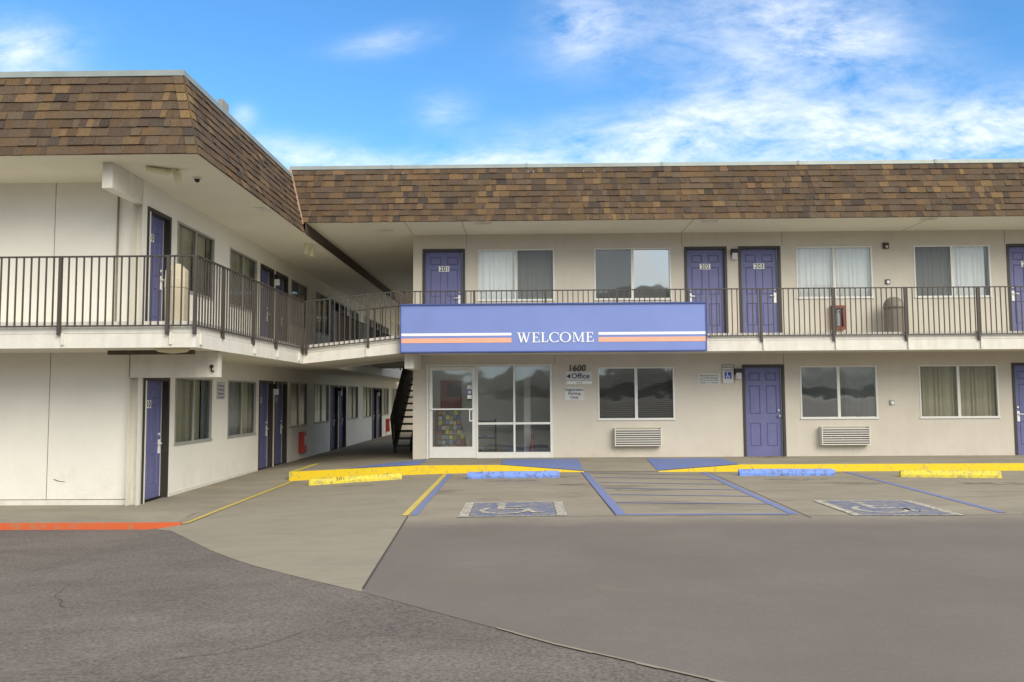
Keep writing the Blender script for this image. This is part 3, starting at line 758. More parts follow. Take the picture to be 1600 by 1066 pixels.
# hairline cracks in the asphalt and the lot
rnd = random.Random(41)
for cx_, cy_, th_, n_, w_ in ((-2.2, 5.1, .7, 9, .006), (-3.6, 6.6, 2.6, 8, .006), (.2, 4.4, .25, 8, .005), (-3.0, 13.2, .05, 9, .004)):
    pts = [(cx_, cy_)]
    for _ in range(n_):
        th_ += rnd.uniform(-.45, .45); st_ = rnd.uniform(.05, .16); pts.append((pts[-1][0] + st_ * math.cos(th_), pts[-1][1] + st_ * math.sin(th_)))
    strip(pts, w_, 'crack', M['joint'], .0045)
for ox, oy, rx_, ry_, seed_ in ((-.2, 15.35, .55, .16, 3), (.9, 14.6, .35, .12, 5), (5.0, 15.35, .75, .17, 7), (5.6, 14.7, .4, .1, 9), (8.2, 14.5, .8, .2, 11), (-3.3, 15.5, .5, .10, 13), (1.9, 13.7, .5, .1, 15)):
    rnd = random.Random(seed_); ring = []
    for k in range(22):
        a = 2 * math.pi * k / 22; q = rnd.uniform(.55, 1.1); ring.append((ox + rx_ * q * math.cos(a), oy + ry_ * q * math.sin(a)))
    mb = MB()
    for k in range(22):
        a, b = ring[k], ring[(k + 1) % 22]; mb.poly([(ox, oy, g(ox, oy) + .0035), (*a, g(*a) + .0035), (*b, g(*b) + .0035)])
    struct('oil_stain', mb, M['oil'], recalc=False)
# blue flares beside the kerb ramp and the blue patch by the passage
for xa, xb, yt in ((-.50, 1.2, 18.65), (2.73, 4.40, 18.65)):
    struct('painted_ramp', sheet(steps(xa, xb, .17), (lambda x: curb_y(x) + .09) , (lambda x, yt=yt: yt), zr, 6, .009), M['blue_ramp'], recalc=False)
struct('painted_ramp', sheet(steps(-3.75, -2.25, .25), lambda x: curb_y(x) + .09, lambda x: interp([(-3.75, 17.5), (-3.0, 18.4), (-2.25, 19.0)], x), zr, 4, .009), M['blue_ramp'], recalc=False)
# wheelchair symbols painted in the stalls
def symbol(x0, x1, y0, y1, skew=0.0):
    Z = -.14
    def q(name, rects, m, lift):
        mb = MB()
        for r in rects: mb.poly([(a, b, g(a, b) + lift) for a, b in r])
        return struct(name, mb, m, recalc=False)
    rc = lambda a, b, c, d: [(a, b), (c, b), (c, d), (a, d)]
    q('painted_symbol', [rc(x0 + .14, y0 + .05, x1 - .14, y1 - .05)], M['navy_worn'], .008)
    q('painted_border', [rc(x0, y0, x0 + .13, y1), rc(x1 - .13, y0, x1, y1), rc(x0 + .13, y1 - .045, x1 - .13, y1), rc(x0 + .13, y0, x1 - .13, y0 + .045)], M['white_worn'], .0085)
    cx, cy, s = (x0 + x1) / 2 - .12, (y0 + y1) / 2, (y1 - y0) / 1.4
    P = []
    def arc(ax, ay, ro, ri, a0, a1, n):
        for k in range(n):
            t0, t1 = R(lerp(a0, a1, k / n)), R(lerp(a0, a1, (k + 1) / n))
            P.append([(ax + ri * math.cos(t0), ay + ri * math.sin(t0)), (ax + ro * math.cos(t0), ay + ro * math.sin(t0)), (ax + ro * math.cos(t1), ay + ro * math.sin(t1)), (ax + ri * math.cos(t1), ay + ri * math.sin(t1))])
    arc(cx - .05, cy + .44 * s, .085 * s, .0, 0, 360, 12)
    arc(cx, cy - .18 * s, .34 * s, .26 * s, 125, 370, 20)
    P.append([(cx - .10, cy - .12 * s), (cx, cy - .12 * s), (cx, cy + .34 * s), (cx - .10, cy + .34 * s)])
    P.append(rc(cx, cy + .10 * s, cx + .24, cy + .17 * s))
    P.append(rc(cx, cy - .12 * s, cx + .26, cy - .03 * s))
    P.append([(cx + .26, cy - .12 * s), (cx + .36, cy - .42 * s), (cx + .44, cy - .38 * s), (cx + .34, cy - .03 * s)])
    P.append(rc(cx + .40, cy - .42 * s, cx + .52, cy - .35 * s))
    q('painted_symbol', P, M['white_worn'], .0115)
symbol(-.88, .54, 10.76, 12.2)
symbol(4.2, 5.61, 10.67, 12.2)
# road, verge and hills behind the viewer (they show in the window glass)
mb = MB(); mb.poly([(-300, -40, -.10), (300, -40, -.10), (300, -30, -.10), (-300, -30, -.10)]); struct('verge', mb, M['dirt'], recalc=False)
rnd = random.Random(5); mb = MB(); xs = steps(-600, 600, 20); hs = []
h = 45
for x in xs: h = max(34, min(62, h + rnd.uniform(-7, 7))); hs.append(h)
for i in range(len(xs) - 1):
    a, b = xs[i], xs[i + 1]
    mb.poly([(a, -260, -.2), (b, -260, -.2), (b, -360, hs[i + 1] * .6), (a, -360, hs[i] * .6)])
    mb.poly([(a, -360, hs[i] * .6), (b, -360, hs[i + 1] * .6), (b, -480, hs[i + 1]), (a, -480, hs[i])])
struct('hills', mb, M['hill'], recalc=False)
mb = MB(); xs = steps(-220, 220, 4); hs = [max(1.5, 4.5 + 2.5 * math.sin(x * .045) + 1.6 * math.sin(x * .19 + 1) + rnd.uniform(-.8, .8)) for x in xs]
for i in range(len(xs) - 1):
    a, b = xs[i], xs[i + 1]
    mb.poly([(a, -95, -.2), (b, -95, -.2), (b, -105, hs[i + 1]), (a, -105, hs[i])]); mb.poly([(a, -105, hs[i]), (b, -105, hs[i + 1]), (b, -130, 0), (a, -130, 0)])
struct('hills', mb, M['scrub'], recalc=False)
mb = MB(); mb.poly([(-220, -75, -.09), (220, -75, -.09), (220, -62, -.09), (-220, -62, -.09)]); struct('road', mb, M['pale_road'], recalc=False)

for px_, py_ in ((15.5, -36.0),):
    t = thing('utility_pole', (px_, py_, -.1), 'brown wooden utility pole across the road, mirrored in the dark ground floor window', 'pole')
    MB().cyl((px_, py_, -.2), (px_, py_, 9.5), .16, .11, n=10).build('pole', M['wood_pole'], t)
    MB().bar((px_ - 1.2, py_, 8.8), (px_ + 1.2, py_, 8.8), .10).build('crossarm', M['wood_pole'], t)
# ================================================================== RIGHT WING
rw = thing('motel_wing', (5, 19.2, 0), 'long beige two storey motel wing with brown shingled roof, behind the blue WELCOME board', 'building')
RX = 16.4
low = [(-2.30, .64, -.03, 2.18), (1.71, 3.49, .87, 2.09), (5.07, 6.05, -.03, 2.13), (6.41, 8.19, .87, 2.09), (9.16, 10.98, .87, 2.09), (11.30, 12.28, -.03, 2.13), (12.64, 14.4, .87, 2.09)]
up = [(-2.40, -1.39, 2.80, 4.92), (-1.09, .72, 3.68, 4.90), (1.66, 3.46, 3.68, 4.90), (3.78, 4.78, 2.80, 4.92), (5.05, 6.04, 2.80, 4.92), (6.40, 8.18, 3.68, 4.90), (9.15, 10.93, 3.68, 4.90), (11.31, 12.3, 2.80, 4.92), (12.6, 13.6, 2.80, 4.92), (14.0, 15.8, 3.68, 4.90)]
wall_mb(RW, -2.62, RX, -.03, 2.45, low).build('wall', M['wall'], rw, recalc=False)
wall_mb(RW, -2.62, RX, 2.45, ER, up).build('wall', M['wall'], rw, recalc=False)
mb = MB(); mb.poly([(-2.62, 26, -.1), (-2.62, 19.2, -.1), (-2.62, 19.2, ER), (-2.62, 26, ER)]); mb.poly([(RX, 19.2, -.1), (RX, 26, -.1), (RX, 26, ER), (RX, 19.2, ER)])
mb.poly([(RX, 26, -.1), (-2.62, 26, -.1), (-2.62, 26, ER), (RX, 26, ER)]); mb.build('wall', M['wall'], rw, recalc=False)
mb = MB()                                    # room shells behind the windows
for z0, z1 in ((-.02, 2.36), (2.80, 5.2)):
    for a, b in ((1.45, 4.3), (4.3, 8.7), (8.7, 11.2), (11.2, RX - .1)) if z0 < 1 else ((-2.5, 1.2), (1.2, 4.9), (4.9, 8.6), (8.6, 11.2), (11.2, RX - .1)):
        mb.poly([(a, 22, z0), (b, 22, z0), (b, 22, z1), (a, 22, z1)]); mb.poly([(a, 19.37, z0), (a, 22, z0), (a, 22, z1), (a, 19.37, z1)])
        mb.poly([(b - .01, 22, z0), (b - .01, 19.37, z0), (b - .01, 19.37, z1), (b - .01, 22, z1)])
        mb.poly([(a, 19.37, z0), (b, 19.37, z0), (b, 22, z0), (a, 22, z0)]); mb.poly([(a, 19.37, z1), (a, 22, z1), (b, 22, z1), (b, 19.37, z1)])
mb.build('room_interior', M['room'], rw, recalc=False)
# walkway slab with fascia boards
mb = MB(); mb.xyz(-2.62, RX, 17.80, 19.2, 2.40, 2.76); mb.build('balcony_slab', M['soffit'], rw)
mb = MB(); mb.xyz(-2.62, RX, 17.775, 17.80, 2.603, 2.762); mb.build('fascia', M['trim'], rw)
mb = MB(); mb.xyz(-2.62, RX, 17.755, 17.80, 2.37, 2.595)
for k in range(9):
    x = 5.126 + 1.553 * (k - 2); mb.xyz(x + .028, x + .060, 17.72, 17.755, 2.40, 2.60)
mb.build('fascia', M['trim'], rw, bevel=.003)
mb = MB(); mb.xyz(-2.62, -2.42, 17.83, 19.2, 2.04, 2.398); mb.build('beam', M['trim'], rw, bevel=.006)
# roof
mb = MB(); mb.xyz(-4.80, RX, 17.745, 19.2, ER, ER + .025); mb.xyz(-4.80, RX, 19.2, 29.3, ER, ER + .025); mb.build('soffit', M['soffit'], rw)
Vr = Vector((0, RUN_R, RISE_R)).normalized(); Nr = Vector((0, -RISE_R, RUN_R)).normalized(); Hr = math.hypot(RUN_R, RISE_R)
slp = RUN_L / RISE_L
xl = -4.80 - (ER - EL) * slp
shingles((xl, 17.73, ER), (1, 0, 0), Vr, Nr, RX - xl, Hr, 9, left=-RISE_R * slp, seed=11).build('mansard_roof', M['shingle'], rw, recalc=True)
mb = MB(); ztop = ER + RISE_R
mb.hexa([(xl - RISE_R * slp, 17.73 + RUN_R - .03, ztop - .01), (RX, 17.73 + RUN_R - .03, ztop - .01), (RX, 17.73 + RUN_R + .2, ztop - .01), (xl - RISE_R * slp, 17.73 + RUN_R + .2, ztop - .01),
         (xl - RISE_R * slp, 17.73 + RUN_R - .02, ztop + .075), (RX, 17.73 + RUN_R - .02, ztop + .075), (RX, 17.73 + RUN_R + .2, ztop + .085), (xl - RISE_R * slp, 17.73 + RUN_R + .2, ztop + .085)])
for k in range(7):
    x = -3 + 3.05 * k; mb.xyz(x, x + .05, 17.73 + RUN_R - .036, 17.73 + RUN_R + .1, ztop - .005, ztop + .083)
mb.build('coping', M['coping'], rw)
mb = MB(); mb.poly([(-5.2, 18.3, ztop - .12), (RX, 18.3, ztop - .12), (RX, 29.2, ztop - .12), (-5.2, 29.2, ztop - .12)]); mb.poly([(-5.2, 29.2, ER), (RX, 29.2, ER), (RX, 29.2, ztop), (-5.2, 29.2, ztop)])
mb.poly([(RX, 17.74, ER), (RX, 29.2, ER), (RX, 29.2, ztop), (RX, 18.19, ztop)]); mb.build('flat_roof', M['roof_flat'], rw, recalc=False)
mb = MB(); xa = -4.80
mb.hexa([(xl - .015, 17.69, ER - .03), (xl + .05, 17.69, ER - .03), (xl + .05, 17.73, ER - .03), (xl - .015, 17.73, ER - .03),
         (xl - RISE_R * slp - .015, 17.69 + RUN_R, ztop), (xl - RISE_R * slp + .05, 17.69 + RUN_R, ztop), (xl - RISE_R * slp + .05, 17.73 + RUN_R, ztop), (xl - RISE_R * slp - .015, 17.73 + RUN_R, ztop)])
mb.build('valley_flashing', M['valley'], rw)
MB().xyz(-4.803, -4.78, 17.74, 29.3, EL, ER).build('eave_board', M['fascia_dark'], rw)
# thin panel joints on wall and soffit
for x in (-1.36, 3.72, 6.08, 11.28): MB().box(RW, x, x + .008, 0, .003, 4.93, ER).build('panel_joint', M['joint_soft'], rw)
for x, z in ((.70, 2.19), (6.04, 2.14)): MB().box(RW, x, x + .008, 0, .003, z, 2.38).build('panel_joint', M['joint_soft'], rw)
for x in (-2.62, -1.36, 3.72, 8.9): MB().xyz(x, x + .01, 17.76, 19.19, ER - .003, ER - .0005).build('panel_joint', M['joint_soft'], rw)
for x, y in ((-3.18, 18.6), (-.9, 17.93), (4.1, 17.93), (8.9, 17.93)):
    mb = MB(); mb.xyz(x - .19, x + .19, y - .06, y + .06, ER - .012, ER - .0006)
    for k in range(5): mb.xyz(x - .17, x + .17, y - .05 + .022 * k, y - .04 + .022 * k, ER - .02, ER - .012)
    mb.build('soffit_vent', M['trim'], rw)
# doors and windows
door(rw, RW, -2.40, -1.39, 2.80, 4.92, '201', label='violet blue door 201 at the left end')
door(rw, RW, 3.78, 4.78, 2.80, 4.92, '202', hinge='R', label='violet blue door 202')
door(rw, RW, 5.05, 6.04, 2.80, 4.92, '203', label='violet blue door 203')
door(rw, RW, 11.31, 12.30, 2.80, 4.92, '204', hinge='R', label='violet blue door 204 at the right edge')
door(rw, RW, 12.60, 13.60, 2.80, 4.92, '205')
door(rw, RW, 5.07, 6.05, -.02, 2.13, None, knob=True, label='violet blue ground floor door with a round knob')
door(rw, RW, 11.30, 12.28, -.02, 2.13, '104', hinge='R')
window(rw, RW, -1.09, .72, 3.68, 4.90, [('curtain_white', 0, .52), ('curtain_white', .5, 1)], 1, screen=2)
window(rw, RW, 1.66, 3.46, 3.68, 4.90, [('curtain_grey', 0, .22)], 2, glass='glass_mirror', screen=1)
window(rw, RW, 6.40, 8.18, 3.68, 4.90, [('curtain_white', 0, .5), ('curtain_white', .49, 1)], 3)
window(rw, RW, 9.15, 10.93, 3.68, 4.90, [('curtain_white', 0, .5), ('curtain_white', .49, .95)], 4, screen=1)
window(rw, RW, 14.0, 15.8, 3.68, 4.90, [('curtain_white', 0, 1)], 5)
window(rw, RW, 1.71, 3.49, .87, 2.09, [('blind', 0, 1)], 6, glass='glass_dark')
window(rw, RW, 6.41, 8.19, .87, 2.09, [('curtain_grey', .6, 1)], 7, glass='glass_mirror')
window(rw, RW, 9.16, 10.98, .87, 2.09, [('curtain_beige', 0, .5), ('curtain_beige', .48, 1)], 8)
window(rw, RW, 12.64, 14.4, .87, 2.09, [('curtain_beige', 0, 1)], 9)
# office shopfront
mb = MB(); fw = .05
mb.box(RW, -2.30, .64, -.08, .02, 2.13, 2.18)
for u in (-2.30, .59): mb.box(RW, u, u + fw, -.08, .02, -.02, 2.13)
for u in (-1.14, -.27): mb.box(RW, u, u + .045, -.08, .02, -.02, 2.13)
mb.box(RW, -1.095, -.27, -.075, .015, .77, .82); mb.box(RW, -.225, .59, -.075, .015, .77, .82)
mb.box(RW, -1.095, -.27, -.075, .015, -.02, .13); mb.box(RW, -.225, .59, -.075, .015, -.02, .13)
sf = mb.build('shopfront', M['alu'], rw, bevel=.002)
for u0, u1 in ((-1.095, -.27), (-.225, .59)):
    for z0, z1 in ((.13, .77), (.82, 2.13)): pane(RW, u0, u1, -.03, z0, z1, 'glass_office', sf)
mb = MB(); a, b = -2.235, -1.145
mb.box(RW, a, a + .075, -.06, .028, 0, 2.12); mb.box(RW, b - .085, b, -.06, .028, 0, 2.12); mb.box(RW, a + .075, b - .085, -.06, .028, 2.04, 2.12); mb.box(RW, a + .075, b - .085, -.06, .028, 0, .26)
gd = mb.build('glass_door', M['alu'], rw, bevel=.003)
tag(gd, 'white framed glass office door')
pane(RW, a + .075, b - .085, -.018, .26, 2.04, 'glass_office', gd)
mb = MB(); mb.bar(RW.p(a + .05, .06, 1.135), RW.p(b - .05, .06, 1.135), .03, .03); mb.bar(RW.p(b - .14, .095, 1.12), RW.p(b - .14, .095, .86), .022); mb.bar(RW.p(b - .14, .095, 1.12), RW.p(b - .06, .03, 1.12), .022); mb.bar(RW.p(b - .14, .095, .86), RW.p(b - .06, .03, .86), .022)
mb.build('door_handle', M['white'], gd, bevel=.003)
for z0, z1, mn in ((1.60, 1.69, 'sign_white'), (1.47, 1.585, 'ada_blue'), (1.375, 1.46, 'white'), (1.335, 1.365, 'dark_plastic')):
    MB().box(RW, b - .20, b - .095, -.0135, -.010, z0, z1).build('sticker', M[mn], gd)
MB().box(RW, b - .185, b - .11, -.0098, -.0085, 1.495, 1.56).build('sticker', M['sign_white'], gd)
# office room
mb = MB(); x0, x1, y1, zc = -2.5, 1.4, 22.4, 2.36
mb.poly([(x0, y1, 0), (x1, y1, 0), (x1, y1, zc), (x0, y1, zc)]); mb.poly([(x0, 19.37, 0), (x0, y1, 0), (x0, y1, zc), (x0, 19.37, zc)]); mb.poly([(x1, y1, 0), (x1, 19.37, 0), (x1, 19.37, zc), (x1, y1, zc)])
mb.poly([(x0, 19.37, zc), (x0, y1, zc), (x1, y1, zc), (x1, 19.37, zc)])
mb.xyz(-.02, .14, 20.0, 21.2, 0, zc - .01)
mb.build('room_interior', M['office_wall'], rw, recalc=False)
MB().poly([(x0, 19.2, -.005), (x1, 19.2, -.005), (x1, y1, -.005), (x0, y1, -.005)]).build('office_floor', M['office_floor'], rw, recalc=False)

# ================================================================== LEFT WING
lw = thing('motel_wing', (-9, 20, -.3), 'near off white two storey motel wing with shingled roof and balcony, behind the red kerb', 'building')
lowL = [(13.24, 14.36, -.33, 1.78), (14.60, 16.32, .60, 1.80), (17.22, 19.00, .60, 1.80), (19.24, 20.30, -.33, 1.84), (20.46, 21.52, -.33, 1.84), (21.80, 23.52, .64, 1.85), (24.32, 26.12, .66, 1.85), (26.36, 27.42, -.33, 1.84), (27.60, 28.66, -.33, 1.84), (28.98, 30.70, .66, 1.85), (31.7, 33.4, .66, 1.85), (33.56, 34.62, -.33, 1.84), (34.78, 35.84, -.33, 1.84), (36.0, 37.62, .66, 1.86), (38.5, 40.2, .66, 1.86)]
upL = [(13.24, 14.28, 2.56, 4.62), (14.55, 16.30, 3.40, 4.63), (17.19, 18.95, 3.40, 4.63), (19.21, 20.25, 2.56, 4.62), (20.42, 21.48, 2.56, 4.62), (21.78, 23.42, 3.40, 4.62), (24.42, 26.1, 3.40, 4.62), (26.36, 27.42, 2.56, 4.62), (27.60, 28.66, 2.56, 4.62), (29.0, 30.7, 3.40, 4.62), (31.7, 33.4, 3.40, 4.62), (33.56, 34.62, 2.56, 4.62), (34.78, 35.84, 2.56, 4.62), (36.0, 37.6, 3.40, 4.62)]
wall_mb(LW, 13.35 - .16, 44, -.4, 2.2, [(13.36 if i == 0 else h[0], *h[1:]) for i, h in enumerate(lowL)]).build('wall', M['wall_white'], lw, recalc=False)
wall_mb(LW, 13.35 - .16, 44, 2.2, EL, [(13.36 if i == 0 else h[0], *h[1:]) for i, h in enumerate(upL)]).build('wall', M['wall_white'], lw, recalc=False)
MB().box(LF, -30, -6.2605, -.16, 0, -.4, EL).build('wall', M['wall_white'], lw)
mb = MB(); mb.xyz(-30, -6.45, 43.8, 44, -.4, EL); mb.xyz(-9.5, -9.4, 13.6, 43.8, -.3, EL); mb.build('wall', M['room'], lw)
mb = MB()
for ya in (14.45, 19.1, 21.65, 26.25, 28.8, 33.48, 35.92): mb.xyz(-9.4, -6.45, ya, ya + .05, -.3, EL - .05)
mb.xyz(-9.4, -6.43, 13.6, 43.8, 2.2, 2.5); mb.build('room_interior', M['room'], lw)
# front wall details
for b_ in ((-7.80, -7.792, -.205, 2.17), (-7.80, -7.792, 2.55, EL), (-11.2, -11.192, -.205, 2.17), (-6.385, -6.375, 1.74, 2.16), (-30, -6.42, -.217, -.207)):
    MB().box(LF, b_[0], b_[1], 0, .003, b_[2], b_[3]).build('panel_joint', M['joint_soft'], lw)
mb = MB(); mb.box(LF, -30, -6.41, 0, .018, -.31, -.22); mb.box(LF, -6.405, -6.26, 0, .010, -.31, 2.14); mb.box(LW, 14.40, 19.2, 0, .014, -.31, -.235); mb.build('base_trim', M['trim'], lw)
# balcony slab (front and side)
mb = MB(); mb.xyz(-30, -4.83, 11.87, 13.35, 2.175, 2.54); mb.xyz(-6.26, -4.83, 13.35, 39.6, 2.175, 2.54); mb.build('balcony_slab', M['soffit'], lw)
mb = MB(); mb.xyz(-30, -4.805, 11.845, 11.87, 2.372, 2.545); mb.xyz(-4.83, -4.805, 11.87, 39.6, 2.372, 2.545); mb.build('fascia', M['trim'], lw)
mb = MB(); mb.xyz(-30, -4.785, 11.825, 11.87, 2.155, 2.364); mb.xyz(-4.83, -4.785, 11.87, 17.60, 2.155, 2.364); mb.xyz(-4.83, -4.785, 20.5, 39.6, 2.155, 2.364)
for k in range(8):
    x = -5.19 - 1.59 * k; mb.xyz(x + .028, x + .062, 11.79, 11.825, 2.20, 2.37)
for y in (11.93, 14.35, 15.69, 17.2): mb.xyz(-4.785, -4.755, y + .03, y + .10, 2.20, 2.37)
mb.build('fascia', M['trim'], lw, bevel=.003)
MB().xyz(-6.40, -4.96, 13.19, 13.345, 1.755, 2.173).build('beam', M['trim'], lw, bevel=.008)
MB().xyz(-6.425, -6.265, 12.2, 13.347, 4.62, EL - .002).build('beam', M['trim'], lw, bevel=.006)
mb = MB(); mb.cyl((-6.72, 13.31, 2.55), (-6.72, 13.31, 4.80), .018, n=8); mb.build('conduit', M['rusty'], lw)
mb = MB(); mb.bar((-7.68, 13.346, .115), (-7.60, 13.346, .085), .008); mb.bar((-7.60, 13.346, .085), (-7.50, 13.346, .075), .006); mb.build('scratch', M['joint'], lw)
# roof
mb = MB(); mb.xyz(-30, -4.815, 11.815, 13.35, EL, EL + .025); mb.xyz(-6.26, -4.815, 13.35, 41, EL, EL + .025); mb.build('soffit', M['soffit'], lw)
Hl = math.hypot(RUN_L, RISE_L)
Vf = Vector((0, RUN_L, RISE_L)).normalized(); Nf = Vector((0, -RISE_L, RUN_L)).normalized()
Vs = Vector((-RUN_L, 0, RISE_L)).normalized(); Ns = Vector((RISE_L, 0, RUN_L)).normalized()
shingles((-22, 11.80, EL), (1, 0, 0), Vf, Nf, 17.2, Hl, 9, right=RUN_L, seed=21).build('mansard_roof', M['shingle'], lw)
yv = 17.73 - (ER - EL) * RUN_R / RISE_R
shingles((-4.80, 11.80, EL), (0, 1, 0), Vs, Ns, yv + .02 - 11.80, Hl, 9, left=RUN_L, right=-RUN_L * 1.0, seed=22).build('mansard_roof', M['shingle'], lw)
shingles((-4.80, 29.35, EL), (0, 1, 0), Vs, Ns, 10.2, Hl, 9, seed=23).build('mansard_roof', M['shingle'], lw)
hipA, hipB = Vector((-4.80, 11.80, EL)), Vector((-4.80 - RUN_L, 11.80 + RUN_L, EL + RISE_L))
caps(hipA, hipB, [((-1, 0, 0), Nf), ((0, 1, 0), Ns)], 9, 4).build('hip_caps', M['shingle'], lw)
zt = EL + RISE_L; mb = MB(); xc, yc = -4.80 - RUN_L, 11.80 + RUN_L
mb.hexa([(-22, yc - .03, zt - .01), (xc + .03, yc - .03, zt - .01), (xc - .2, yc + .2, zt - .01), (-22, yc + .2, zt - .01), (-22, yc - .02, zt + .085), (xc + .02, yc - .02, zt + .085), (xc - .2, yc + .2, zt + .095), (-22, yc + .2, zt + .095)])
mb.hexa([(xc + .03, yc - .03, zt - .01), (xc + .03, 39.5, zt - .01), (xc - .2, 39.5, zt - .01), (xc - .2, yc + .2, zt - .01), (xc + .02, yc - .02, zt + .085), (xc + .02, 39.5, zt + .085), (xc - .2, 39.5, zt + .095), (xc - .2, yc + .2, zt + .095)])
mb.build('coping', M['coping'], lw)
mb = MB(); mb.poly([(-22, yc, zt - .1), (xc, yc, zt - .1), (xc, 44, zt - .1), (-22, 44, zt - .1)]); mb.poly([(-22, 11.8, EL), (-22, 44, EL), (-22, 44, zt), (-22, yc, zt)]); mb.build('flat_roof', M['roof_flat'], lw, recalc=False)
for x, y in ((-4.99, 15.4), (-5.1, 21.0)):
    mb = MB(); mb.xyz(x - .1, x + .1, y - .2, y + .2, EL - .012, EL - .0006); mb.build('soffit_vent', M['trim'], lw)
# doors and windows along the side
for i, (a, b, z0, z1) in enumerate(lowL):
    if b - a < 1.2: door(lw, LW, max(a, 13.24) if i else 13.37, b, -.29, z1, {0: '110', 3: '111', 4: '112', 7: '113', 8: '114'}.get(i), hinge='L', deep=.11, handle=True, panels=True, plate_off=-.1)
    else: window(lw, LW, a, b, z0, z1, {1: [('curtain_beige', 0, .60), ('curtain_beige', .58, .80), ('curtain_grey', .86, 1)], 2: [('curtain_grey', 0, .5), ('curtain_beige', .6, .85)], 5: [('curtain_beige', .0, .5), ('curtain_grey', .62, .9)], 6: [('curtain_white', 0, 1)]}.get(i, [('curtain_beige', 0, .5), ('curtain_grey', .5, 1)] if i % 2 else [('curtain_beige', 0, 1)]), 20 + i, frame='alu_grey', glass='glass_side')
for i, (a, b, z0, z1) in enumerate(upL):
    if b - a < 1.2: door(lw, LW, a if i else 13.37, b, 2.56, z1, {0: '210', 3: '211', 4: '212'}.get(i), hinge='L', deep=.11, plate_off=-.1)
    else: window(lw, LW, a, b, z0, z1, [('curtain_beige', 0, .5), ('curtain_beige', .55, .9)] if i < 3 else [('curtain_grey', 0, 1)], 50 + i, frame='alu_grey', glass='glass_side')

# ================================================================== BRIDGE, FAR WING, STAIR
br = thing('walkway_bridge', (-3.7, 17.8, 2.1), 'sloping off white walkway bridge joining the two upper balconies', 'bridge')
def slope(x): return lerp(2.54, 2.76, (x + 4.83) / 2.21)
def ramp_box(y0, y1, dz0, dz1, x0=-4.83, x1=-2.62):
    a, b = slope(x0), slope(x1)
    return MB().hexa([(x0, y0, a + dz0), (x1, y0, b + dz0), (x1, y1, b + dz0), (x0, y1, a + dz0), (x0, y0, a + dz1), (x1, y0, b + dz1), (x1, y1, b + dz1), (x0, y1, a + dz1)])
ramp_box(17.64, 20.45, -.365, 0).build('deck', M['soffit'], br)
ramp_box(17.615, 17.64, -.16, .004, -4.80).build('fascia', M['trim'], br)
fb = ramp_box(17.59, 17.64, -.39, -.17, -4.78)
fb.xyz(-3.42, -3.36, 17.56, 17.59, 2.30, 2.50)
fb.build('fascia', M['trim'], br)
ramp_box(20.45, 20.49, -.39, .004, -4.78).build('fascia', M['trim'], br)
mb = MB(); mb.xyz(-4.83, -2.62, 25.9, 27.6, 2.40, 2.76); mb.build('rear_deck', M['concrete_slab'], br)
# far wing across the courtyard
fwg = thing('motel_wing', (2, 41, 0), 'far beige motel wing closing the courtyard, seen through the passage under the bridge', 'building')
holes = [(-5.2 + 2.2 * k, -4.2 + 2.2 * k, 2.8, 4.9) for k in range(6)] + [(-5.2 + 2.2 * k, -4.2 + 2.2 * k, -.1, 2.1) for k in range(1, 6)]
MB().box(FW, -6.26, 16, -.2, 0, -.3, ER).build('wall', M['wall'], fwg)
for k, h_ in enumerate(holes):
    if k in (1, 4): door(fwg, FW, h_[0], h_[1], h_[2], h_[3], None, deep=-.02, panels=False, handle=False)
    else:
        w_ = MB().box(FW, h_[0] - .3, h_[1] + .4, 0, .03, h_[3] - 1.22, h_[3]).build('window', M['alu_grey'], fwg)
        MB().box(FW, h_[0] - .25, h_[1] + .35, .03, .034, h_[3] - 1.17, h_[3] - .05).build('curtain', M['curtain_beige'], w_)
mb = MB(); mb.xyz(-4.8, 16, 39.55, 41, 2.37, 2.76); mb.build('balcony_slab', M['trim'], fwg)
mb = MB(); mb.xyz(-4.8, 16, 39.5, 41.2, ER, ER + .1); mb.build('soffit', M['soffit'], fwg)
shingles((-4.8, 39.5, ER), (1, 0, 0), Vr, Nr, 20.8, Hr, 9, seed=31).build('mansard_roof', M['shingle'], fwg)
# stair
st = thing('stair', (-3.0, 21.6, 0), 'black open riser steel stair rising behind the office corner, seen beyond the bridge', 'stairs')
ya, yb, za, zb = 21.45, 25.9, -.02, 2.74
for x in (-3.42, -2.98, -2.56):
    MB().bar((x, ya, za + .14), (x, yb, zb - .03), .05, .36 if x < -3.2 else .26).build('stringer', M['black_steel'], st)
n = 15
for k in range(n - 1):
    t = (k + 1) / n; y = lerp(ya, yb, t); z = lerp(za, zb, t)
    MB().xyz(-3.40, -2.55, y - .15, y + .15, z - .05, z).build('tread', M['tread'], st)
mb = MB(); mb.bar((-3.42, ya, za + 1.0), (-3.42, yb, zb + 1.0), .05, .06); mb.bar((-3.42, ya, za + .55), (-3.42, yb, zb + .55), .03, .03)
for k in range(6):
    t = k / 5; y = lerp(ya, yb, t); z = lerp(za, zb, t); mb.bar((-3.42, y, z), (-3.42, y, z + 1.0), .045)
mb.build('handrail', M['black_steel'], st)
MB().bar((-3.44, ya + .05, za + .62), (-3.44, yb, zb + .58), .13, .72).build('side_panel', M['black_steel'], st)

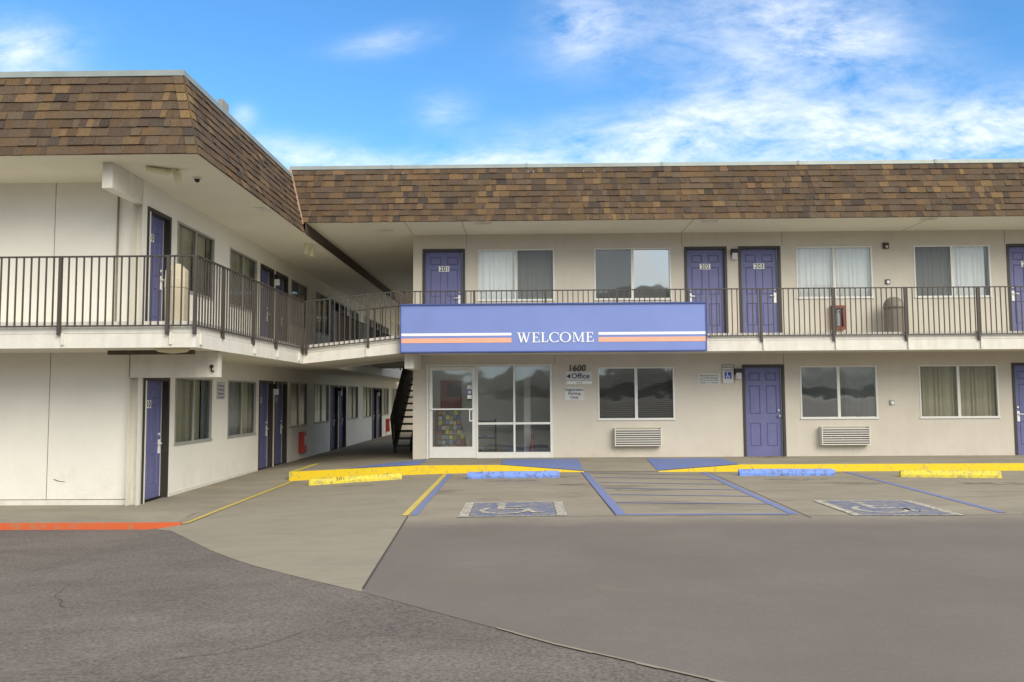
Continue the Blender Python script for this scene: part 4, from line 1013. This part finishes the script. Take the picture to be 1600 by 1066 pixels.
# ================================================================== RAILINGS
def railing(label, pts, posts, pitch=.111, h=1.02, group='brown grey balcony railings', drop=.13, mat_='rail', bal=True, mid=False):
    """pts: list of (x, y, z of bottom rail); posts at distances along"""
    P = [Vector(p) for p in pts]
    r = thing('balcony_railing', tuple(P[0]), label, 'railing', group)
    top, bot, bl = MB(), MB(), MB()
    segs = []; L = 0
    for a, b in zip(P, P[1:]):
        segs.append((L, a, b)); L += (b - a).length
        up_ = Vector((0, 0, h))
        d = (b - a).normalized()
        top.bar(a + up_ - d * .012, b + up_ + d * .012, .045, .022); bot.bar(a, b, .03, .022)
    def at(s):
        for (l0, a, b) in reversed(segs):
            if s >= l0: return a + (b - a).normalized() * min(s - l0, (b - a).length)
        return P[0]
    top.build('top_rail', M[mat_], r, bevel=.003); bot.build('bottom_rail', M[mat_], r)
    if mid: 
        m2 = MB()
        for a, b in zip(P, P[1:]): m2.bar(a + Vector((0, 0, h * .5)), b + Vector((0, 0, h * .5)), .03)
        m2.build('mid_rail', M[mat_], r)
    s = pitch
    while s < L - .03:
        if all(abs(s - q) > .045 for q in posts):
            p = at(s); bl.xyz(p.x - .0095, p.x + .0095, p.y - .0095, p.y + .0095, p.z + .008, p.z + h - .008)
        s += pitch
    if bal: bl.build('balusters', M[mat_], r)
    for q in posts:
        p = at(q); MB().xyz(p.x - .023, p.x + .023, p.y - .023, p.y + .023, p.z - drop, p.z + h - .009).build('post', M[mat_], r)
    return r
railing('brown grey railing on the near left balcony, turning the corner by the beige trash can', [(-21.2, 11.79, 2.475), (-4.775, 11.79, 2.475), (-4.765, 17.55, 2.475)],
        [21.2 - 5.19 - 1.59 * k for k in range(9)] + [21.2 - 4.79] + [21.2 - 4.775 + v for v in (1.07, 2.53, 3.85, 5.72)])
a, b = Vector((-4.76, 17.56, 2.475)), Vector((-2.64, 17.56, 2.69))
railing('brown grey railing sloping up along the front of the walkway bridge', [tuple(a), tuple(b), (-2.60, 17.72, 2.70)], [.06, 1.40])
railing('long brown grey upper railing above the WELCOME board', [(-2.60, 17.73, 2.70), (RX, 17.73, 2.70)], [5.126 + 1.553 * k + 2.6 for k in range(-5, 8)])
railing('thin rear railing on the back of the walkway bridge', [(-4.76, 20.47, 2.60), (-2.66, 20.47, 2.81)], [.02, 1.0, 2.08], h=.95, pitch=.4)
railing('dark inner railing of the left balcony beyond the walkway bridge', [(-4.79, 20.52, 2.60), (-4.79, 39.5, 2.60)], [.02 + 1.57 * k for k in range(12)], pitch=.14)
railing('farthest railing, on the balcony across the courtyard', [(-4.75, 39.52, 2.80), (6, 39.52, 2.80)], [.02 + 1.57 * k for k in range(7)], pitch=.14)

# ================================================================== SIGN BOARD
sg = thing('welcome_sign', (.61, 17.4, 2.38), 'long periwinkle blue WELCOME board with white and orange stripes above the office', 'sign')
S0, S1, Z0, Z1, YF = -2.63, 3.85, 2.385, 3.375, 17.40
SF = Fr((0, YF, 0), (1, 0, 0), (0, -1, 0))
MB().xyz(S0, S1, YF, YF + .26, Z0, Z1).build('board', M['sign_blue'], sg)
mb = MB(); mb.xyz(S0 - .02, S1 + .02, YF - .03, YF + .28, Z1, Z1 + .03); mb.xyz(S0 - .02, S1 + .02, YF - .02, YF + .28, Z0 - .025, Z0); mb.xyz(S1, S1 + .02, YF - .012, YF + .26, Z0, Z1); mb.xyz(S0 - .02, S0, YF - .012, YF + .26, Z0, Z1)
mb.build('edge_trim', M['sign_edge'], sg)
for a, b in ((S0 + .004, -.275), (1.575, S1 - .004)):
    MB().box(SF, a, b, -.002, .004, 2.717, 2.773).build('stripe', M['white'], sg)
    MB().box(SF, a, b, -.002, .004, 2.567, 2.667).build('stripe', M['orange'], sg)
serif_word('WELCOME', SF, -.165, 1.48, 2.565, 2.775, 0).build('lettering', M['white'], sg)

# ================================================================== THINGS ON THE WALLS
t = thing('address_number', (1.22, 19.19, 2.0), 'black house number 1600 above the Office sign', 'number')
for k, ch in enumerate('1600'):
    text_mb(ch, RW, 1.07 + .105 * k, 2.008, .012, .20, slant=.10, thick=.008, bold=.002).build('digit', M['black'], t)
t = thing('office_sign', (1.26, 19.19, 1.79), 'white Office sign with a navy arrow, under the number 1600', 'sign')
MB().box(RW, .95, 1.57, 0, .02, 1.79, 2.00).build('board', M['sign_white'], t, bevel=.02)
mb = MB(); mb.hexa([RW.p(.975, .02, 1.885), RW.p(1.065, .02, 1.825), RW.p(1.065, .02, 1.945), RW.p(.976, .02, 1.886), RW.p(.975, .024, 1.885), RW.p(1.065, .024, 1.825), RW.p(1.065, .024, 1.945), RW.p(.976, .024, 1.886)]); mb.build('arrow', M['navy'], t)
text_mb('Office', RW, 1.305, 1.835, .024, .165, width=.42, bold=.002).build('lettering', M['navy'], t)
t = thing('sign_strip', (1.26, 19.19, 1.70), 'narrow cream strip sign directly below the Office sign', 'sign')
MB().box(RW, .96, 1.57, 0, .02, 1.705, 1.77).build('board', M['plate'], t, bevel=.004)
text_mb('Vacancy', RW, 1.27, 1.723, .022, .045, width=.15).build('lettering', M['black'], t)
MB().box(RW, .975, .995, .02, .024, 1.725, 1.745).build('bolt', M['black'], t)
t = thing('parking_sign', (1.16, 19.19, 1.32), 'white Registration Parking Only sign on the wall right of the office glass', 'sign')
MB().box(RW, .93, 1.39, 0, .012, 1.32, 1.63).build('board', M['sign_white'], t)
for s_, z_, w_ in (('Registration', 1.545, .42), ('Parking', 1.455, .28), ('Only', 1.365, .19)):
    text_mb(s_, RW, 1.16, z_, .014, .085, width=w_, bold=.001).build('lettering', M['navy'], t)
t = thing('notice_sign', (4.3, 19.19, 1.67), 'white four line notice sign left of the blue wheelchair sign', 'sign')
MB().box(RW, 4.05, 4.55, 0, .012, 1.67, 1.93).build('board', M['sign_white'], t)
for s_, z_ in (('Please Lock Your Car', 1.865), ('and Take Valuables', 1.81), ('To Your Room. Not', 1.755), ('Liable For Losses', 1.70)):
    text_mb(s_, RW, 4.3, z_, .014, .048, width=.43).build('lettering', M['black'], t)
t = thing('accessible_parking_sign', (4.735, 19.19, 1.69), 'white reserved parking sign with a blue wheelchair square beside the wall lamp', 'sign')
MB().box(RW, 4.60, 4.885, 0, .014, 1.70, 2.13).build('board', M['sign_white'], t)
mb = MB(); mb.box(RW, 4.60, 4.885, .014, .016, 2.118, 2.13); mb.box(RW, 4.60, 4.612, .014, .016, 1.70, 2.118); mb.box(RW, 4.873, 4.885, .014, .016, 1.70, 2.118); mb.build('border', M['black'], t)
text_mb('RESERVED', RW, 4.742, 2.055, .016, .055, width=.24).build('lettering', M['black'], t)
text_mb('PARKING', RW, 4.742, 1.985, .016, .055, width=.20).build('lettering', M['black'], t)
MB().box(RW, 4.665, 4.82, .014, .0165, 1.80, 1.96).build('symbol_panel', M['ada_blue'], t)
mb = MB(); cx, cz = 4.735, 1.865
def arc2(mb, cx, cz, ro, ri, a0, a1, n):
    for k in range(n):
        t0, t1 = R(lerp(a0, a1, k / n)), R(lerp(a0, a1, (k + 1) / n))
        mb.poly([RW.p(cx + ri * math.cos(t0), .018, cz + ri * math.sin(t0)), RW.p(cx + ro * math.cos(t0), .018, cz + ro * math.sin(t0)), RW.p(cx + ro * math.cos(t1), .018, cz + ro * math.sin(t1)), RW.p(cx + ri * math.cos(t1), .018, cz + ri * math.sin(t1))])
arc2(mb, cx - .01, cz + .07, .014, .001, 0, 360, 10); arc2(mb, cx, cz - .018, .042, .030, 130, 370, 16)
mb.box(RW, cx - .017, cx - .003, .0172, .0186, cz - .01, cz + .05); mb.box(RW, cx - .003, cx + .03, .0172, .0184, cz - .004, cz + .008); mb.box(RW, cx + .03, cx + .042, .0172, .0186, cz - .045, cz + .008)
mb.build('symbol', M['white'], t)
def wall_lamp(u, z0, label):
    t = thing('wall_lamp', tuple(RW.p(u, 0, z0)), label, 'lamp', 'small box lamps on the right wing wall')
    MB().hexa([RW.p(u - .075, .12, z0 + .15), RW.p(u + .075, .12, z0 + .15), RW.p(u + .075, 0, z0 + .10), RW.p(u - .075, 0, z0 + .10), RW.p(u - .075, .10, z0 + .25), RW.p(u + .075, .10, z0 + .25), RW.p(u + .075, 0, z0 + .25), RW.p(u - .075, 0, z0 + .25)]).build('hood', M['dark_plastic'], t, bevel=.005)
    MB().hexa([RW.p(u - .055, .08, z0), RW.p(u + .065, .08, z0), RW.p(u + .065, 0, z0), RW.p(u - .055, 0, z0), RW.p(u - .055, .115, z0 + .149), RW.p(u + .065, .115, z0 + .149), RW.p(u + .065, 0, z0 + .099), RW.p(u - .055, 0, z0 + .099)]).build('lens', M['lamp_glass'], t, bevel=.004)
wall_lamp(4.945, 4.60, 'small box lamp between door 202 and door 203')
wall_lamp(4.965, 1.79, 'small box lamp between the wheelchair sign and the ground floor door')
def sensor(u, z, label):
    t = thing('wall_spotlight', tuple(RW.p(u, 0, z)), label, 'fixture', 'small round wall fixtures')
    MB().box(RW, u - .055, u + .055, 0, .03, z - .055, z + .055).build('back_box', M['door_frame'] if z > 2 else M['alu_grey'], t, bevel=.006)
    MB().cyl(RW.p(u, .03, z - .01), RW.p(u, .06, z - .015), .042, .034).build('lens', M['white'], t, smooth=False)
sensor(8.52, 4.05, 'small white round fixture above the brown trash can')
sensor(8.515, 1.23, 'small square fixture between the two lower right windows')
t = thing('alarm_box', tuple(RW.p(8.5, 0, 4.83)), 'dark red alarm box high on the upper wall right of door 203', 'alarm')
MB().box(RW, 8.43, 8.57, 0, .05, 4.83, 4.97).build('housing', mat('dark_maroon', (.05, .014, .01), .4), t, bevel=.006)
MB().cyl(RW.p(8.515, .05, 4.875), RW.p(8.515, .07, 4.875), .03, .024).build('strobe', M['lamp_glass'], t)
t = thing('fire_extinguisher_cabinet', tuple(RW.p(7.3, 0, 2.92)), 'red brown fire extinguisher cabinet on the upper wall behind the long railing', 'cabinet', 'fire extinguisher cabinets')
mb = MB(); mb.box(RW, 7.15, 7.48, 0, .14, 2.93, 2.99); mb.box(RW, 7.15, 7.48, 0, .14, 3.43, 3.49); mb.box(RW, 7.15, 7.22, 0, .14, 2.99, 3.43); mb.box(RW, 7.41, 7.48, 0, .14, 2.99, 3.43); mb.box(RW, 7.22, 7.41, 0, .01, 2.99, 3.43)
mb.build('cabinet', M['red_dark'], t, bevel=.004)
pane(RW, 7.22, 7.41, .128, 2.99, 3.43, 'glass', t)
mb = MB(); mb.cyl(RW.p(7.315, .065, 3.01), RW.p(7.315, .065, 3.30), .045); mb.cyl(RW.p(7.315, .065, 3.30), RW.p(7.315, .065, 3.34), .045, .02); mb.bar(RW.p(7.29, .07, 3.36), RW.p(7.36, .07, 3.38), .02); mb.build('extinguisher', M['plate'], t)
for y, lbl in ((22.8, 'red fire extinguisher cabinet low on the passage wall, the nearer of two'), (37.0, 'red fire extinguisher cabinet far down the passage wall, the farther of two')):
    t = thing('fire_extinguisher_cabinet', (-6.26, y, -.12), lbl, 'cabinet', 'fire extinguisher cabinets')
    MB().box(LW, y - .14, y + .14, 0, .16, -.10, .48).build('cabinet', M['red'], t, bevel=.02)
    MB().box(LW, y - .08, y + .08, .16, .165, .12, .38).build('door_label', M['sign_white'], t)
t = thing('notice_plaque', (-6.26, 16.8, 1.43), 'pale blue lettered notice on the left wing wall between two windows', 'sign')
MB().box(LW, 16.58, 17.02, 0, .006, 1.40, 1.76).build('board', mat('pale_plaque', (.50, .50, .46), .7), t)
ink = mat('faded_blue_ink', (.14, .18, .26), .7)
for s_, z_ in (('Guests', 1.655), ('Parking', 1.575), ('Violators', 1.495), ('Towed', 1.42)):
    text_mb(s_, LW, 16.8, z_, .008, .07, width=.36).build('lettering', ink, t)
def ac(u0, u1, label):
    t = thing('air_conditioner', tuple(RW.p((u0 + u1) / 2, 0, .26)), label, 'air conditioner', 'louvred wall air conditioners')
    MB().box(RW, u0 + .02, u1 - .02, .05, .06, .26, .68).build('coil', M['blind'], t)
    mb = MB(); mb.box(RW, u0, u1, 0, .05, .26, .68); mb.box(RW, u0, u0 + .02, .05, .17, .26, .68); mb.box(RW, u1 - .02, u1, .05, .17, .26, .68)
    mb.build('casing', M['ac'], t)
    mb = MB(); n = 8
    for k in range(n):
        z = .265 + .408 * k / n
        mb.hexa([RW.p(u0 + .02, .17, z), RW.p(u1 - .02, .17, z), RW.p(u1 - .02, .07, z + .010), RW.p(u0 + .02, .07, z + .010), RW.p(u0 + .02, .17, z + .024), RW.p(u1 - .02, .17, z + .024), RW.p(u1 - .02, .07, z + .020), RW.p(u0 + .02, .07, z + .020)])
    mb.build('louvres', M['ac'], t)
ac(2.07, 3.15, 'white louvred air conditioner under the window with grey blinds')
ac(6.82, 7.93, 'white louvred air conditioner under the dark window right of the ground floor door')
# left wing fittings
t = thing('floodlight', (-5.55, 12.62, EL), 'cream twin floodlight under the near left eave', 'lamp')
MB().box(W, -5.62, -5.46, -12.72, -12.56, EL - .04, EL).build('base', M['lamp'], t, bevel=.01)
MB().bar((-5.86, 12.42, EL - .05), (-5.56, 12.60, EL - .07), .15, .05).build('lamp_head', M['lamp'], t, bevel=.012)
MB().bar((-5.46, 12.62, EL - .03), (-5.43, 12.62, EL - .22), .10, .10).build('lamp_head', M['lamp'], t, bevel=.012)
t = thing('security_camera', (-5.33, 13.1, EL), 'small dark dome camera beside the cream floodlight', 'camera')
MB().cyl((-5.33, 13.1, EL), (-5.33, 13.1, EL - .03), .07, .065).build('base', M['trim'], t)
MB().lathe((-5.33, 13.1, EL - .085), [(.01, 0), (.035, .015), (.045, .055)], 12).build('dome', M['dark_plastic'], t, smooth=True)
t = thing('eave_lamp', (-5.05, 18.9, EL), 'small pale yellow lamp hanging under the left eave near the bridge', 'lamp')
MB().cyl((-5.05, 18.9, EL), (-5.05, 18.9, EL - .05), .09, .07).build('base', M['lamp'], t)
MB().box(W, -5.12, -5.04, -18.95, -18.83, EL - .26, EL - .02).build('lamp_head', M['lamp'], t, bevel=.01)
MB().box(W, -5.02, -4.94, -19.1, -18.98, EL - .28, EL - .06).build('lamp_head', M['lamp'], t, bevel=.01)
t = thing('ceiling_fixture', (-5.9, 12.6, 2.17), 'long dark strip bracket under the left balcony near the corner beam', 'fixture')
MB().xyz(-6.55, -5.20, 12.75, 12.85, 2.11, 2.174).build('bracket', mat('rusty_bracket', (.12, .09, .07), .8, noise=.3), t)
mb = MB(); mb.lathe((-5.35, 12.35, 2.10), [(.05, 0), (.20, .02), (.24, .045), (.25, .072)], 20); mb.build('light_disc', M['lamp'], t, smooth=True)
t = thing('hook', (-5.02, 13.17, 1.83), 'small black hook hanging on the end of the left corner beam', 'hook')
mb = MB(); mb.bar((-5.06, 13.165, 1.96), (-5.06, 13.165, 1.86), .018); mb.cyl((-5.06, 13.15, 1.93), (-5.06, 13.18, 1.93), .028); mb.bar((-5.06, 13.165, 1.865), (-5.02, 13.165, 1.845), .02); mb.build('body', M['black_steel'], t)
t = thing('roof_vent', (-5.75, 15.6, 6.2), 'small grey metal vent box on the left wing roof', 'vent')
mb = MB(); mb.xyz(-5.70, -5.62, 14.9, 15.25, 6.25, 7.02); mb.build('flue', M['roof_flat'], t, bevel=.01)
mb = MB(); mb.xyz(-5.95, -5.705, 15.0, 15.1, 6.25, 6.85); mb.build('bracket', M['roof_flat'], t)
for i, (u, y, lbl) in enumerate(((20.36, 4.3, 'small white lamp between two upper passage doors'), (20.38, 1.55, 'small white lamp between the near pair of lower passage doors'), (27.51, 1.55, 'small white lamp between the middle pair of lower passage doors'), (34.7, 1.55, 'small white lamp between the farthest pair of lower passage doors'))):
    t = thing('passage_lamp', (-6.26, u, y), lbl, 'lamp', 'small lamps between the passage doors')
    MB().box(LW, u - .06, u + .06, 0, .10, y + .10, y + .22).build('hood', M['dark_plastic'], t, bevel=.004)
    MB().box(LW, u - .05, u + .05, 0, .11, y - .05, y + .098).build('lens', M['white'], t, bevel=.01)
# trash cans
t = thing('trash_can', (-5.47, 12.75, 2.545), 'beige domed trash can on the left balcony corner', 'trash can', 'balcony trash cans')
MB().lathe((-5.47, 12.75, 2.545), [(.178, 0), (.182, .08), (.172, .085), (.182, .60)], 6).build('body', M['bin_beige'], t, bevel=.012)
MB().lathe((-5.47, 12.75, 3.15), [(.188, 0), (.188, .14), (.182, .145), (.178, .27), (.06, .385)], 6).build('lid', M['bin_beige'], t, bevel=.012)
MB().lathe((-5.47, 12.75, 3.143), [(.17, 0), (.17, .01)], 6).build('seam', M['black'], t)
t = thing('trash_can', (8.47, 18.82, 2.765), 'brown dome topped trash can behind the long railing', 'trash can', 'balcony trash cans')
MB().lathe((8.47, 18.82, 2.765), [(.20, 0), (.215, .02), (.215, .60)], 24).build('body', M['bin_brown'], t, smooth=False)
MB().lathe((8.47, 18.82, 3.375), [(.222, 0), (.222, .06), (.205, .14), (.165, .21), (.10, .255), (.03, .27)], 24).build('lid', M['bin_brown'], t, smooth=True)
MB().box(W, 8.49, 8.63, -18.645, -18.60, 3.40, 3.52).build('flap', mat('lighter_brown_flap', (.30, .27, .22), .5), t, bevel=.01)
# parking stops
def stop(x0, y0, x1, y1, mn, label, h=.125, txt=None):
    z0, z1 = g(x0, y0), g(x1, y1)
    t = thing('parking_stop', ((x0 + x1) / 2, (y0 + y1) / 2, (z0 + z1) / 2), label, 'parking stop', 'concrete parking stops')
    a, b = Vector((x0, y0, z0)), Vector((x1, y1, z1)); d = (b - a).normalized(); nn = Vector((d.y, -d.x, 0)).normalized()
    prof = [(-.08, -.01), (.08, -.01), (.08, .05), (.045, h), (-.045, h), (-.08, .05)]
    mb = MB(); i = 0; ends = [(0, .6), (.035, 1), (None, 1), (None, .6)]
    L = (b - a).length; rings = [(0, .72), (.05, 1), (L * .25, 1), (L * .5, 1), (L * .75, 1), (L - .05, 1), (L, .72)]
    rr = random.Random(int(x0 * 100) + 9)
    for s_, k in rings:
        for (p, q) in prof:
            jz = rr.uniform(-.006, .004) if q > .04 else 0
            mb.v.append(tuple(a + d * s_ + nn * p * (k * .5 + .5) + Vector((0, 0, q * (k * .4 + .6) + jz))))
    for r_ in range(len(rings) - 1):
        for k in range(6):
            mb.f.append((r_ * 6 + k, r_ * 6 + (k + 1) % 6, (r_ + 1) * 6 + (k + 1) % 6, (r_ + 1) * 6 + k)); mb.c.append(None)
    mb.f.append(tuple(range(6))); mb.c.append(None); k = (len(rings) - 1) * 6; mb.f.append(tuple(k + q for q in range(6))[::-1]); mb.c.append(None)
    mb.build('block', M[mn], t, bevel=.008)
    m2 = MB()
    for s_ in (.28, L - .28):
        c = a + d * s_ + Vector((0, 0, h - .004)); m2.cyl(c, c + Vector((0, 0, .010)), .016, n=8)
    m2.build('anchor_bolt', M['door_frame'], t)
    if txt:
        c = (a + b) / 2 + nn * .064 + Vector((0, 0, .088)); fr = Fr(c, d, (nn * .9 + Vector((0, 0, .42))).normalized())
        tm = text_mb(txt, fr, -.30, -.03, .012, .085, width=.16); tm.build('stencil_number', mat('stencil_ink', (.16, .13, .03), .8), t)
    return t
stop(-4.22, 16.05, -2.46, 16.40, 'yellow_dirty', 'leftmost yellow parking stop, stencilled 201, in the plain concrete bay', txt='201')
stop(-1.12, 15.95, .66, 15.92, 'blue_stop', 'blue parking stop in front of the office glass')
stop(4.14, 16.12, 5.97, 16.06, 'blue_stop', 'blue parking stop in front of the ground floor door')
stop(7.07, 15.72, 8.80, 15.45, 'yellow_dirty', 'rightmost yellow parking stop, slightly askew below the curtained window')
# dry leaves by the door
mb = MB(); rnd = random.Random(12)
for k in range(26):
    x, y = rnd.gauss(5.55, .16), rnd.uniform(18.75, 19.1); s_ = rnd.uniform(.012, .03); th = rnd.uniform(0, 6)
    mb.poly([(x + s_ * math.cos(th + q), y + s_ * .7 * math.sin(th + q), .006 + rnd.uniform(0, .015)) for q in (0, 1.6, 3.1, 4.7)])
tag(mb.build('dry_leaves', mat('dry_leaf', (.16, .08, .03), .9), recalc=False), 'few dry brown leaves at the foot of the ground floor door', 'leaves', kind='stuff')

# ================================================================== INSIDE THE OFFICE
t = thing('brochure_rack', (-1.78, 19.9, 0), 'wooden rack full of colourful brochures behind the lower half of the office door', 'rack')
BF = Fr((0, 19.75, 0), (1, 0, 0), (0, -1, 0))
MB().hexa([BF.p(-2.18, .02, .12), BF.p(-1.40, .02, .12), BF.p(-1.40, -.30, .12), BF.p(-2.18, -.30, .12), BF.p(-2.18, -.22, 1.12), BF.p(-1.62, -.22, 1.12), BF.p(-1.62, -.30, 1.12), BF.p(-2.18, -.30, 1.12)]).build('frame', M['wood'], t)
rr = random.Random(8); cols = [(.45, .45, .50), (.50, .46, .14), (.10, .17, .42), (.36, .07, .05), (.18, .28, .08), (.62, .62, .58), (.3, .2, .42), (.03, .03, .04), (.2, .35, .6), (.7, .72, .1), (.55, .3, .2)]
cm = {}
for r_ in range(8):
    for c_ in range(7):
        z = .18 + r_ * .115 + rr.uniform(-.012, .012); u = -2.10 + c_ * .093 + rr.uniform(-.006, .006)
        if u > -1.47 - .02 * r_ or rr.random() < .06: continue
        wb, hb = rr.uniform(.066, .090), rr.uniform(.075, .110)
        k = rr.randrange(len(cols))
        if k not in cm: cm[k] = mat('brochure_ink', cols[k], .5, nscale=34, c2=tuple(.30 * v + .02 for v in cols[k]))
        dd = .03 - .24 * (z - .12)
        MB().hexa([BF.p(u, dd, z), BF.p(u + wb, dd, z), BF.p(u + wb, dd - .01, z), BF.p(u, dd - .01, z), BF.p(u, dd - .02, z + hb), BF.p(u + wb, dd - .02, z + hb), BF.p(u + wb, dd - .03, z + hb), BF.p(u, dd - .03, z + hb)]).build('brochure', cm[k], t)
t = thing('poster', (-1.87, 22.38, 1.2), 'red and black poster on the office back wall, seen through the glass door', 'poster')
MB().xyz(-2.30, -1.72, 22.36, 22.395, 1.10, 1.88).build('sheet', mat('poster_red', (.26, .045, .035), .5), t)
MB().xyz(-2.12, -1.74, 22.355, 22.36, 1.42, 1.80).build('picture', M['dark_plastic'], t)
t = thing('magazine_table', (-.9, 20.1, 0), 'low dark rack of magazines behind the lower left office pane', 'table')
mb = MB(); mb.xyz(-1.25, -.70, 19.8, 20.15, .80, .84); mb.xyz(-1.25, -.70, 19.8, 20.15, .42, .44); mb.xyz(-1.25, -.70, 19.8, 20.15, .12, .14)
for x in (-1.25, -.73): mb.xyz(x, x + .03, 19.8, 19.83, 0, .88); mb.xyz(x, x + .03, 20.12, 20.15, 0, .88)
mb.build('frame', M['dark_plastic'], t)
mb = MB()
for k in range(7): x = -1.2 + rr.uniform(0, .35); z = .445 + .012 * (k % 3) - (.30 if k > 3 else 0); mb.xyz(x, x + .13, 19.82, 20.0, z, z + .03 + .02 * rr.random())
mb.build('magazines', mat('magazine_paper', (.50, .50, .68), .5, noise=.4, nscale=20), t)
t = thing('traffic_cone', (.17, 19.75, 0), 'small dark orange traffic cone behind the lower right office pane', 'cone')
MB().xyz(.06, .30, 19.65, 19.88, .0, .03).build('base', M['dark_plastic'], t)
MB().cyl((.17, 19.76, .03), (.17, 19.76, .52), .085, .02).build('cone', mat('cone_orange', (.22, .05, .025), .5), t)
t = thing('ceiling_light', (-1.9, 20.6, 2.3), 'lit fluorescent panel on the office ceiling behind the glass door', 'lamp')
MB().xyz(-2.15, -1.65, 20.2, 21.2, 2.31, 2.352).build('housing', M['alu'], t)
MB().xyz(-2.13, -1.67, 20.22, 21.18, 2.30, 2.309).build('diffuser', M['panel_light'], t)
